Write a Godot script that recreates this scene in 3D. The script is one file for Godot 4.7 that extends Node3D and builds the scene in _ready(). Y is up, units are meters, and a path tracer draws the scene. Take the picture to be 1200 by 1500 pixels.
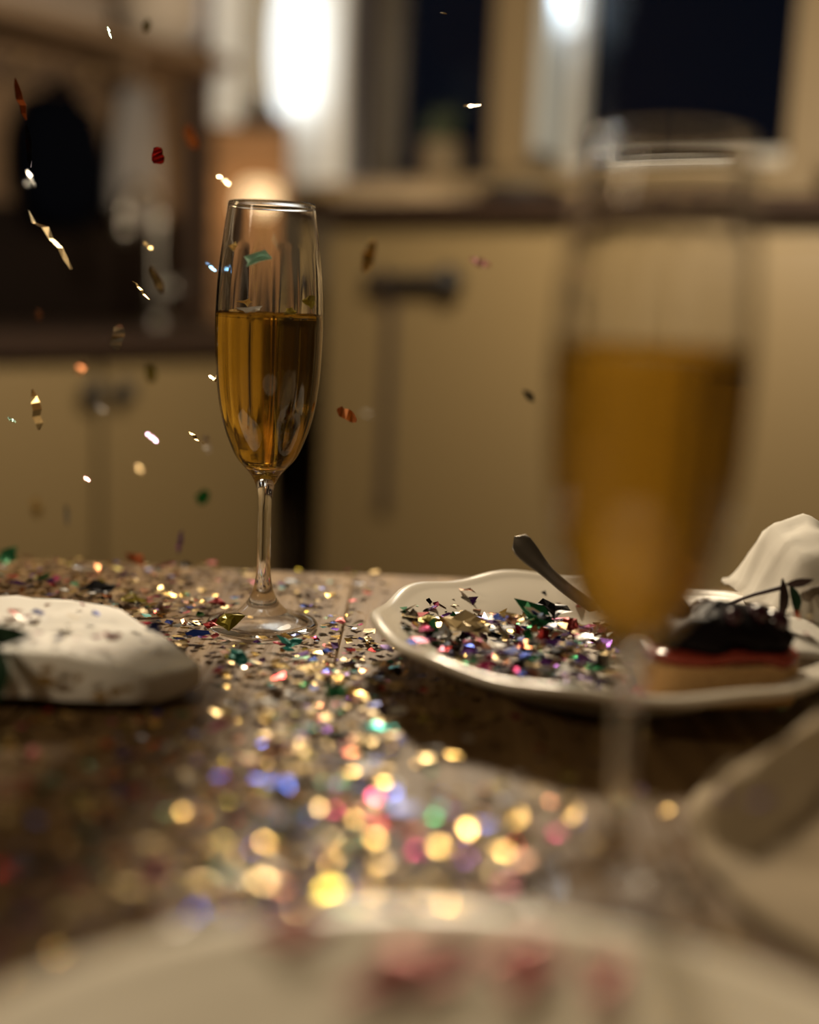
extends Node3D

const TOP := 0.75                       # height of the table top
var K := Transform3D()                  # the kitchen corner: x along the window wall, z along the left wall
var rng := RandomNumberGenerator.new()
var mats := {}
var taken := {}
var lamp_at := Vector3.ZERO
var tube_at := Vector3.ZERO
var eye := Vector3(0, TOP + 0.179, 0)
var flake_shapes: Array = []

# ---------------------------------------------------------------- naming
func numbered(called: String) -> String:
	if not taken.has(called):
		taken[called] = 0
		return called
	taken[called] += 1
	return "%s_%03d" % [called, taken[called]]

func tag(o: Node3D, label := "", category := "", group := "", kind := "") -> Node3D:
	if label: o.set_meta("label", label)
	if category: o.set_meta("category", category)
	if group: o.set_meta("group", group)
	if kind: o.set_meta("kind", kind)
	return o

func thing(called: String, label: String, category: String, at := Transform3D(), group := "") -> Node3D:
	var o := Node3D.new()
	o.name = numbered(called)
	o.transform = at
	add_child(o)
	tag(o, label, category, group)
	return o

func part(called: String, mesh: Mesh, m: Material, parent: Node3D, at := Transform3D()) -> MeshInstance3D:
	var o := MeshInstance3D.new()
	o.name = called if parent != self else numbered(called)
	o.mesh = mesh
	o.material_override = m
	o.transform = at
	o.cast_shadow = GeometryInstance3D.SHADOW_CASTING_SETTING_ON
	parent.add_child(o, true)
	return o

func struct(called: String, mesh: Mesh, m: Material, at := Transform3D(), label := "") -> MeshInstance3D:
	var o := part(called, mesh, m, self, at)
	tag(o, label, "", "", "structure")
	return o

func kat(x: float, y: float, z: float, turn := 0.0) -> Transform3D:
	return K * Transform3D(Basis(Vector3.UP, turn), Vector3(x, y, z))

func tat(x: float, y: float, z: float, turn := 0.0) -> Transform3D:
	return Transform3D(Basis(Vector3.UP, turn), Vector3(x, y, z))

# ---------------------------------------------------------------- materials
func mat(key: String, c: Color, rough := 0.6, metal := 0.0) -> StandardMaterial3D:
	if mats.has(key): return mats[key]
	var m := StandardMaterial3D.new()
	m.resource_name = key
	m.albedo_color = c.linear_to_srgb()
	m.roughness = rough
	m.metallic = metal
	mats[key] = m
	return m

func noise_tex(freq: float, a: Color, b: Color, octaves := 4, size := 512, kind := FastNoiseLite.TYPE_SIMPLEX_SMOOTH) -> NoiseTexture2D:
	var n := FastNoiseLite.new()
	n.noise_type = kind
	n.frequency = freq
	n.fractal_octaves = octaves
	n.seed = 7
	var t := NoiseTexture2D.new()
	t.width = size
	t.height = size
	t.seamless = true
	t.noise = n
	var g := Gradient.new()
	g.set_color(0, a.linear_to_srgb())
	g.set_color(1, b.linear_to_srgb())
	t.color_ramp = g
	return t

func bump_tex(freq: float, octaves := 4) -> NoiseTexture2D:
	return noise_tex(freq, Color.BLACK, Color.WHITE, octaves)

func textured(key: String, tex: Texture2D, scale: Vector3, rough := 0.6, offset := Vector3.ZERO, bump: Texture2D = null, depth := 0.1) -> StandardMaterial3D:
	if mats.has(key): return mats[key]
	var m := mat(key, Color.WHITE, rough)
	m.albedo_texture = tex
	m.uv1_triplanar = true
	m.uv1_scale = scale
	m.uv1_offset = offset
	if bump:
		m.heightmap_enabled = true
		m.heightmap_texture = bump
		m.heightmap_scale = depth
	return m

# ---------------------------------------------------------------- shapes
func st_new() -> SurfaceTool:
	var st := SurfaceTool.new()
	st.begin(Mesh.PRIMITIVE_TRIANGLES)
	return st

func tri(st: SurfaceTool, a: Vector3, b: Vector3, c: Vector3, out: Vector3) -> void:
	if (c - a).cross(b - a).dot(out) < 0.0:
		var t := b
		b = c
		c = t
	st.add_vertex(a); st.add_vertex(b); st.add_vertex(c)

func quad(st: SurfaceTool, a: Vector3, b: Vector3, c: Vector3, d: Vector3, out: Vector3) -> void:
	tri(st, a, b, c, out)
	tri(st, a, c, d, out)

# a box with chamfered edges, its centre at c
func add_box(st: SurfaceTool, c: Vector3, s: Vector3, e := 0.003, turn := Basis()) -> void:
	var h := s / 2.0
	e = minf(e, minf(h.x, minf(h.y, h.z)) * 0.9)
	st.set_smooth_group(-1)
	var P := func(x: float, y: float, z: float, axis: int) -> Vector3:
		var v := Vector3(x * h.x, y * h.y, z * h.z)
		for k in 3:
			if k != axis: v[k] -= signf(v[k]) * e
		return c + turn * v
	for ax in 3:
		var b := (ax + 1) % 3
		var d := (ax + 2) % 3
		for sg in [-1.0, 1.0]:
			var q: Array = []
			for k in [[-1, -1], [1, -1], [1, 1], [-1, 1]]:
				var v := Vector3()
				v[ax] = sg; v[b] = k[0]; v[d] = k[1]
				q.append(P.call(v.x, v.y, v.z, ax))
			var n := Vector3(); n[ax] = sg
			quad(st, q[0], q[1], q[2], q[3], turn * n)
			for sb in [-1.0, 1.0]:
				var v0 := Vector3(); var v1 := Vector3()
				v0[ax] = sg; v0[b] = sb; v0[d] = -1.0
				v1[ax] = sg; v1[b] = sb; v1[d] = 1.0
				var m := Vector3(); m[ax] = sg; m[b] = sb
				quad(st, P.call(v0.x, v0.y, v0.z, ax), P.call(v1.x, v1.y, v1.z, ax), P.call(v1.x, v1.y, v1.z, b), P.call(v0.x, v0.y, v0.z, b), turn * m)
	for x in [-1.0, 1.0]:
		for y in [-1.0, 1.0]:
			for z in [-1.0, 1.0]:
				tri(st, P.call(x, y, z, 0), P.call(x, y, z, 1), P.call(x, y, z, 2), turn * Vector3(x, y, z))

func done(st: SurfaceTool) -> ArrayMesh:
	st.generate_normals()
	return st.commit()

func box(s: Vector3, e := 0.003, c := Vector3.ZERO) -> ArrayMesh:
	var st := st_new()
	add_box(st, c, s, e)
	return done(st)

func boxes(list: Array, e := 0.003) -> ArrayMesh:
	var st := st_new()
	for b in list: add_box(st, b[0], b[1], e)
	return done(st)

# a smooth sheet of points fn(i, j); wraps round in j when closed. Its front looks along out(i, j).
func sheet(fn: Callable, ni: int, nj: int, closed := false, inside_out := false) -> ArrayMesh:
	var v := PackedVector3Array(); var n := PackedVector3Array(); var uv := PackedVector2Array(); var idx := PackedInt32Array()
	for i in ni:
		for j in nj:
			v.append(fn.call(i, j))
	for i in ni:
		for j in nj:
			var jm := (j + nj - 1) % nj if closed else maxi(j - 1, 0)
			var jp := (j + 1) % nj if closed else mini(j + 1, nj - 1)
			var di: Vector3 = v[mini(i + 1, ni - 1) * nj + j] - v[maxi(i - 1, 0) * nj + j]
			var dj: Vector3 = v[i * nj + jp] - v[i * nj + jm]
			var c := di.cross(dj)
			if c.length() < 1e-12:
				var i2 := 1 if i == 0 else ni - 2 if i == ni - 1 else i
				dj = v[i2 * nj + jp] - v[i2 * nj + jm]
				c = di.cross(dj)
			c = c.normalized()
			n.append(-c if inside_out else c)
			uv.append(Vector2(float(j) / nj, float(i) / ni))
	var last := nj if closed else nj - 1
	for i in ni - 1:
		for j in last:
			var a := i * nj + j
			var b := i * nj + (j + 1) % nj
			var c2 := a + nj
			var d := b + nj
			# Godot: clockwise triangles face the viewer: (c - a) x (b - a) is the front
			if inside_out: idx.append_array([a, c2, b, b, c2, d])
			else: idx.append_array([a, b, c2, b, d, c2])
	var arr := []
	arr.resize(Mesh.ARRAY_MAX)
	arr[Mesh.ARRAY_VERTEX] = v; arr[Mesh.ARRAY_NORMAL] = n; arr[Mesh.ARRAY_TEX_UV] = uv; arr[Mesh.ARRAY_INDEX] = idx
	var m := ArrayMesh.new()
	m.add_surface_from_arrays(Mesh.PRIMITIVE_TRIANGLES, arr)
	return m

# points of a profile, made smooth
func smooth_line(p: Array, per := 5) -> Array:
	var out: Array = []
	var n := p.size()
	var tan_at := func(i: int) -> Vector2:
		if i == 0: return (p[1] - p[0]).normalized()
		if i == n - 1: return (p[n - 1] - p[n - 2]).normalized()
		var a: Vector2 = p[i] - p[i - 1]
		var b: Vector2 = p[i + 1] - p[i]
		return (a.normalized() * b.length() + b.normalized() * a.length()).normalized()
	for i in n - 1:
		var l: float = p[i].distance_to(p[i + 1])
		var t0: Vector2 = tan_at.call(i) * l
		var t1: Vector2 = tan_at.call(i + 1) * l
		for k in per:
			var t := float(k) / per
			var t2 := t * t
			var t3 := t2 * t
			out.append(p[i] * (2 * t3 - 3 * t2 + 1) + t0 * (t3 - 2 * t2 + t) + p[i + 1] * (-2 * t3 + 3 * t2) + t1 * (t3 - t2))
	out.append(p[n - 1])
	return out

# turned shape: the profile runs from the foot outside and up, so that its outside is the front
func lathe(line: Array, segs := 48, wave := 0.0, waves := 8) -> ArrayMesh:
	return sheet(func(i: int, j: int) -> Vector3:
		var a := TAU * j / segs
		var r: float = maxf(line[i].x, 0.0) * (1.0 + wave * line[i].x * cos(waves * a))
		return Vector3(r * cos(a), line[i].y, r * sin(a)), line.size(), segs, true)

func tube(path: Array, radius: Array, segs := 12) -> ArrayMesh:
	var f: Array = []
	var up := Vector3(0.13, 0.9, 0.31).normalized()
	for i in path.size():
		var d: Vector3 = (path[mini(i + 1, path.size() - 1)] - path[maxi(i - 1, 0)]).normalized()
		var s := d.cross(up)
		if s.length() < 0.1: s = d.cross(Vector3.RIGHT)
		s = s.normalized()
		f.append([s, s.cross(d).normalized()])
	var n := path.size()
	return sheet(func(i: int, j: int) -> Vector3:
		if i == 0: return path[0]
		if i == n + 1: return path[n - 1]
		var a := TAU * j / segs
		var k := i - 1
		var r: float = radius[k] if k < radius.size() else radius[-1]
		return path[k] + (f[k][0] * cos(a) - f[k][1] * sin(a)) * r, n + 2, segs, true)

# a lump: a sphere of the given half sizes, pushed in and out by noise
func blob(half: Vector3, rough := 0.15, freq := 2.0, sd := 1, square := 1.0, nu := 16, nv := 28) -> ArrayMesh:
	var nz := FastNoiseLite.new()
	nz.seed = sd
	nz.frequency = freq
	nz.noise_type = FastNoiseLite.TYPE_SIMPLEX_SMOOTH
	return sheet(func(i: int, j: int) -> Vector3:
		var t := PI * i / (nu - 1.0) - PI / 2
		var a := TAU * j / nv
		var d := Vector3(cos(t) * cos(a), sin(t), cos(t) * sin(a))
		var e := Vector3(signf(d.x) * pow(absf(d.x), square), signf(d.y) * pow(absf(d.y), square), signf(d.z) * pow(absf(d.z), square))
		return e * half * (1.0 + rough * nz.get_noise_3dv(d)), nu, nv, true)

# a slab whose outline is a list of (x, z); rings of [inset share, height]
func loft(outline: Array, rings: Array, jitter := 0.0, sd := 1, slump := Vector3(0, 1, 1)) -> ArrayMesh:
	var nz := FastNoiseLite.new()
	nz.seed = sd
	nz.frequency = 25.0
	var mid := Vector2.ZERO
	for p in outline: mid += p / outline.size()
	var line: Array = []
	var n := outline.size()
	for i in n:                                     # round the corners
		for k in 6:
			var t := k / 6.0
			var a: Vector2 = outline[(i + n - 1) % n].lerp(outline[i], 0.5) if false else outline[i]
			var b: Vector2 = outline[(i + 1) % n]
			line.append(a.lerp(b, t))
	for rep in 2:
		var s: Array = []
		for i in line.size():
			s.append((line[i] * 2.0 + line[(i + 1) % line.size()] + line[(i + line.size() - 1) % line.size()]) / 4.0)
		line = s
	var area := 0.0
	for i in line.size(): area += line[i].cross(line[(i + 1) % line.size()])
	if area < 0: line.reverse()
	return sheet(func(i: int, j: int) -> Vector3:
		var p: Vector2 = line[j].lerp(mid, rings[i][0])
		var q := Vector3(p.x, rings[i][1] * lerpf(1.0, slump.z, smoothstep(slump.x, slump.y, p.x)), p.y)
		return q + Vector3(nz.get_noise_3d(q.x * 3, q.y * 3, q.z * 3), nz.get_noise_3d(q.x * 2 + 9, q.y, q.z * 2), nz.get_noise_3d(q.x * 3, q.y * 3 + 7, q.z * 3)) * jitter, rings.size(), line.size(), true)

# a cloth with two sides and a hem: top(u, v) for u, v in 0..1
func cloth(top: Callable, nu: int, nv: int, thick := 0.0012) -> ArrayMesh:
	var st := st_new()
	st.set_smooth_group(0)
	var g: Array = []
	for i in nu + 1:
		for j in nv + 1:
			g.append(top.call(float(i) / nu, float(j) / nv))
	var low := Vector3(0, -thick, 0)
	for i in nu:
		for j in nv:
			var a: Vector3 = g[i * (nv + 1) + j]; var b: Vector3 = g[i * (nv + 1) + j + 1]
			var c: Vector3 = g[(i + 1) * (nv + 1) + j + 1]; var d: Vector3 = g[(i + 1) * (nv + 1) + j]
			quad(st, a, b, c, d, Vector3.UP)
			quad(st, a + low, b + low, c + low, d + low, Vector3.DOWN)
			if i == 0: quad(st, a, b, b + low, a + low, a - d)
			if i == nu - 1: quad(st, c, d, d + low, c + low, d - a)
			if j == 0: quad(st, a, d, d + low, a + low, a - b)
			if j == nv - 1: quad(st, b, c, c + low, b + low, b - a)
	return done(st)

# ---------------------------------------------------------------- foil flakes
const TINT := {
	"gold": Color(0.85, 0.58, 0.19), "champagne": Color(0.8, 0.6, 0.3), "silver": Color(0.7, 0.68, 0.64), "red": Color(0.6, 0.03, 0.035),
	"magenta": Color(0.62, 0.04, 0.2), "green": Color(0.02, 0.3, 0.11), "teal": Color(0.02, 0.36, 0.33), "blue": Color(0.02, 0.07, 0.45),
	"purple": Color(0.2, 0.06, 0.42), "copper": Color(0.72, 0.3, 0.14), "black": Color(0.02, 0.02, 0.03), "olive": Color(0.55, 0.45, 0.04),
	"mint": Color(0.5, 0.85, 0.7), "orange": Color(0.85, 0.2, 0.05), "pink": Color(0.85, 0.45, 0.5), "lilac": Color(0.55, 0.35, 0.75),
	"dull red": Color(0.62, 0.15, 0.12), "bright blue": Color(0.03, 0.35, 0.95),
}
const MIX := ["gold", "gold", "gold", "gold", "gold", "champagne", "champagne", "champagne", "black", "blue", "silver", "copper", "red", "red", "magenta", "green", "teal", "blue", "purple", "black", "olive", "gold", "champagne", "black", "gold"]

func satin(c: String) -> StandardMaterial3D:
	return mat("satin_" + c.replace(" ", "_"), TINT[c] * 0.42, 0.4, 0.5)

func foil(c: String) -> StandardMaterial3D:
	var m := mat("foil_" + c.replace(" ", "_"), TINT[c] * 0.9, 0.14, 0.95)
	return m

# corners of a torn scrap about 1 across, creased and curled
func scrap(r: RandomNumberGenerator) -> Array:
	var n := r.randi_range(4, 6)
	var ring: Array = []
	var stretch := r.randf_range(0.75, 1.5)
	var curl := r.randf_range(-0.5, 0.7)
	var fold := r.randf_range(0, TAU)
	var turn := r.randf_range(0, TAU)
	for i in n:
		var a := TAU * (i + r.randf_range(-0.3, 0.3)) / n + turn
		var q := r.randf_range(0.32, 0.56)
		var p := Vector3(cos(a) * q * stretch, 0, sin(a) * q / stretch)
		var along := p.x * cos(fold) + p.z * sin(fold)
		p.y = curl * along * along + r.randf_range(-0.05, 0.05)
		ring.append(p)
	ring.append(Vector3(r.randf_range(-0.1, 0.1), r.randf_range(-0.06, 0.06), r.randf_range(-0.1, 0.1)))
	return ring

# the same scrap crumpled: creased between its middle, a ring half-way out and its torn edge
func add_crumple(st: SurfaceTool, r: RandomNumberGenerator, at: Transform3D) -> void:
	st.set_smooth_group(-1)
	var ring := scrap(r)
	var n := ring.size() - 1
	var mid: Array = []
	var edge: Array = []
	for i in n:
		var a: Vector3 = ring[i]
		var b: Vector3 = ring[(i + 1) % n]
		var c := a.lerp(b, r.randf_range(0.35, 0.65)) * r.randf_range(0.8, 1.1)
		c.y += r.randf_range(-0.09, 0.09)
		edge.append(a); edge.append(c)
		for e in [a, c]:
			mid.append(e.lerp(ring[n], r.randf_range(0.4, 0.6)) + Vector3(0, r.randf_range(-0.11, 0.11), 0))
	var m := edge.size()
	for i in m:
		var k := (i + 1) % m
		tri(st, at * mid[i], at * edge[i], at * edge[k], at.basis.y)
		tri(st, at * mid[i], at * edge[k], at * mid[k], at.basis.y)
		tri(st, at * ring[n], at * mid[i], at * mid[k], at.basis.y)

func add_scrap(st: SurfaceTool, ring: Array, at: Transform3D) -> void:
	st.set_smooth_group(-1)
	var n := ring.size() - 1
	for i in n:
		tri(st, at * ring[n], at * ring[i], at * ring[(i + 1) % n], at.basis.y)

# a ribbon of foil, narrow at its ends, kinked along its length
func shred(r: RandomNumberGenerator, aspect: float) -> ArrayMesh:
	var st := st_new()
	st.set_smooth_group(-1)
	var n := 6
	var last: Array = []
	for i in n + 1:
		var t := float(i) / n - 0.5
		var w := 0.5 / aspect * (1.0 - pow(absf(t) * 2.0, 3.0) * 0.75) * r.randf_range(0.75, 1.1)
		var y := r.randf_range(-0.05, 0.05) / sqrt(aspect) if aspect < 3.0 else r.randf_range(-0.12, 0.12) / sqrt(aspect) * 1.2
		var z := r.randf_range(-0.1, 0.1) / aspect
		var p := [Vector3(t, y, z - w), Vector3(t, y + r.randf_range(-0.1, 0.1) / aspect, z + w)]
		if i > 0: quad(st, last[0], last[1], p[1], p[0], Vector3.UP)
		last = p
	return done(st)

func scatter_basis(r: RandomNumberGenerator, tilt: float) -> Basis:
	return Basis(Vector3(r.randf_range(-1, 1), 0, r.randf_range(-1, 1)).normalized(), r.randfn(0, tilt)) * Basis(Vector3.UP, r.randf_range(0, TAU))

# ---------------------------------------------------------------- build
func _ready() -> void:
	rng.seed = 20
	# camera
	var cam := Camera3D.new()
	cam.name = "camera"
	cam.keep_aspect = Camera3D.KEEP_HEIGHT
	cam.position = eye
	cam.basis = Basis(Vector3.RIGHT, deg_to_rad(-9.8)) * Basis(Vector3.BACK, deg_to_rad(2.5))
	cam.near = 0.02
	cam.far = 40.0
	var att := CameraAttributesPhysical.new()
	att.frustum_focal_length = 28.8
	att.exposure_aperture = 1.2
	att.frustum_focus_distance = 0.648
	cam.attributes = att
	cam.fov = rad_to_deg(2.0 * atan(750.0 / 1800.0))
	add_child(cam)
	cam.current = true
	# night sky, exposure
	var we := WorldEnvironment.new()
	we.name = "world_environment"
	var env := Environment.new()
	env.background_mode = Environment.BG_COLOR
	env.background_color = Color(0.0016, 0.0028, 0.006).linear_to_srgb()
	env.tonemap_mode = Environment.TONE_MAPPER_LINEAR
	env.tonemap_exposure = 0.86
	env.sdfgi_enabled = true
	env.ssao_enabled = true
	env.ssil_enabled = true
	we.environment = env
	add_child(we)
	# the kitchen corner
	var ph := deg_to_rad(38.0)
	var u := Vector3(cos(ph), 0, sin(ph))
	var v := Vector3(-sin(ph), 0, cos(ph))
	K = Transform3D(Basis(u, Vector3.UP, v), Vector3(-0.3168, 0, -3.0422))
	lamp_at = Vector3(0.02, 1.335, -1.28)
	tube_at = kat(0.73, 1.72, 0.02).origin
	pendant("round opal globe pendant lamp hanging beyond the table near the cupboards", lamp_at, 1.4)
	tube_lights()
	side_lamp()
	added_spot_lamp()
	room()
	kitchen()
	table()
	flutes()
	big_plate()
	near_plate()
	napkins()
	confetti()
	airborne()

func pendant(label: String, at: Vector3, power: float) -> void:
	var t := thing("pendant_lamp", label, "lamp", Transform3D(Basis(), at))
	var glow := mat("opal_glow", Color(0.9, 0.85, 0.75), 0.4)
	glow.emission_enabled = true
	glow.emission = Color(1.0, 0.82, 0.58).linear_to_srgb()
	glow.emission_energy_multiplier = 6.0
	part("globe", blob(Vector3.ONE * 0.075, 0.0), glow, t)
	var brass := mat("dark_brass", Color(0.25, 0.17, 0.08), 0.35, 0.9)
	part("cap", lathe(smooth_line([Vector2(0.03, 0.06), Vector2(0.036, 0.07), Vector2(0.03, 0.1), Vector2(0.008, 0.115), Vector2(0, 0.115)], 3), 24), brass, t)
	part("cord", tube([Vector3(0, 0.11, 0), Vector3(0, 2.42 - at.y, 0)], [0.003]), mat("cord_black", Color(0.02, 0.02, 0.02)), t)
	part("ceiling_rose", lathe([Vector2(0.05, 2.44 - at.y), Vector2(0.045, 2.41 - at.y), Vector2(0, 2.405 - at.y)], 24), brass, t)
	var l := OmniLight3D.new()
	l.name = "pendant_light"
	l.light_color = Color(1.0, 0.82, 0.58).linear_to_srgb()
	l.light_energy = power
	l.light_size = 0.07
	l.omni_range = 12.0
	l.omni_attenuation = 2.0
	l.shadow_enabled = true
	t.add_child(l)

func side_lamp() -> void:
	var t := thing("floor_lamp", "standing lamp with a small opal globe left of the table", "lamp", tat(-0.95, 0, 0.15))
	var black := mat("lamp_black", Color(0.02, 0.02, 0.02), 0.4)
	part("base", lathe(smooth_line([Vector2(0, 0), Vector2(0.14, 0.0), Vector2(0.14, 0.015), Vector2(0.02, 0.03), Vector2(0, 0.03)], 3), 32), black, t)
	part("pole", tube([Vector3(0, 0.02, 0), Vector3(0, 1.29, 0)], [0.011]), black, t)
	part("globe", blob(Vector3.ONE * 0.07, 0.0), mats["opal_glow"], t, tat(0, 1.36, 0))
	var l := OmniLight3D.new()
	l.name = "floor_lamp_light"
	l.light_color = Color(1.0, 0.78, 0.5).linear_to_srgb()
	l.light_energy = 0.42
	l.light_size = 0.065
	l.position = Vector3(0, 1.36, 0)
	l.omni_range = 12.0
	l.omni_attenuation = 2.0
	l.shadow_enabled = true
	t.add_child(l)

func added_spot_lamp() -> void:  # added out of view to brighten the white window casing
	var from := kat(0.75, 2.28, 1.0).origin
	var to := kat(0.06, 1.42, 0.06).origin
	var d := (to - from).normalized()
	var t := thing("added_spot", "added unseen spotlight on the ceiling that brightens the white window casing", "lamp", Transform3D(Basis.looking_at(d), from))
	var black := mat("lamp_black", Color(0.02, 0.02, 0.02), 0.4)
	part("can", lathe(smooth_line([Vector2(0, 0), Vector2(0.03, 0.002), Vector2(0.04, 0.02), Vector2(0.042, 0.12), Vector2(0.038, 0.12), Vector2(0.034, 0.03), Vector2(0, 0.028)], 3), 28), black, t, Transform3D(Basis(Vector3.RIGHT, -PI / 2), Vector3(0, 0, 0.12)))
	part("lamp_face", lathe([Vector2(0.036, 0.0), Vector2(0.036, 0.004), Vector2(0, 0.006)], 28), mats["opal_glow"], t, Transform3D(Basis(Vector3.RIGHT, -PI / 2), Vector3(0, 0, 0.03)))
	var arm_to := t.transform.affine_inverse() * (from + Vector3(0, 0.165, 0))
	part("arm", tube([Vector3(0, 0, 0.09), arm_to], [0.007]), black, t)
	var l := SpotLight3D.new()
	l.name = "added_spot_light"
	l.light_color = Color(1.0, 0.95, 0.87).linear_to_srgb()
	l.light_energy = 0.8
	l.light_size = 0.03
	l.spot_range = 8.0
	l.spot_angle = 13.0
	l.spot_angle_attenuation = 0.5
	l.spot_attenuation = 2.0
	l.position = Vector3(0, 0, -0.01)
	l.shadow_enabled = true
	t.add_child(l)

func tube_lights() -> void:
	var glow := mat("tube_glow", Color(0.9, 0.95, 1.0), 0.4)
	glow.emission_enabled = true
	glow.emission = Color(0.8, 0.92, 1.0).linear_to_srgb()
	glow.emission_energy_multiplier = 1.0
	var holder := mat("tube_holder", Color(0.7, 0.7, 0.7), 0.4)
	for a in [[Vector3(0.03, 1.34, 0.07), 0.3, "slim white tube light glowing upright in the room corner", 0.03, Vector3(1, 0, 1).normalized(), 0.017],
			[Vector3(0.735, 1.475, -0.035), 0.4, "glowing white tube added for the lamp reflection beside the right window recess", 0.03, Vector3(0.5, 0, 0.85).normalized(), 0.014]]:  # the second tube is added in place of a bright lamp reflection
		var t := thing("tube_light", a[2], "lamp", kat(a[0].x, a[0].y, a[0].z))
		var h: float = a[1]
		var r: float = a[5]
		part("tube", lathe(smooth_line([Vector2(0, 0), Vector2(r * 0.8, 0.002), Vector2(r, 0.014), Vector2(r, h - 0.014), Vector2(r * 0.8, h - 0.002), Vector2(0, h)], 3), 20), glow, t)
		part("end_cap", lathe([Vector2(0, -0.014), Vector2(r * 1.1, -0.014), Vector2(r * 1.1, -0.001), Vector2(0, -0.001)], 16), holder, t)
		part("end_cap", lathe([Vector2(0, h + 0.001), Vector2(r * 1.1, h + 0.001), Vector2(r * 1.1, h + 0.014), Vector2(0, h + 0.014)], 16), holder, t)
		for k in 3:
			var l := OmniLight3D.new()
			l.name = "tube_lamp_light"
			l.light_color = Color(0.78, 0.9, 1.0).linear_to_srgb()
			l.light_energy = a[3] / 3
			l.light_size = 0.02
			l.position = Vector3(0, h * (0.2 + 0.3 * k), 0)
			l.omni_range = 12.0
			l.omni_attenuation = 2.0
			l.shadow_enabled = true
			t.add_child(l, true)

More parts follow.
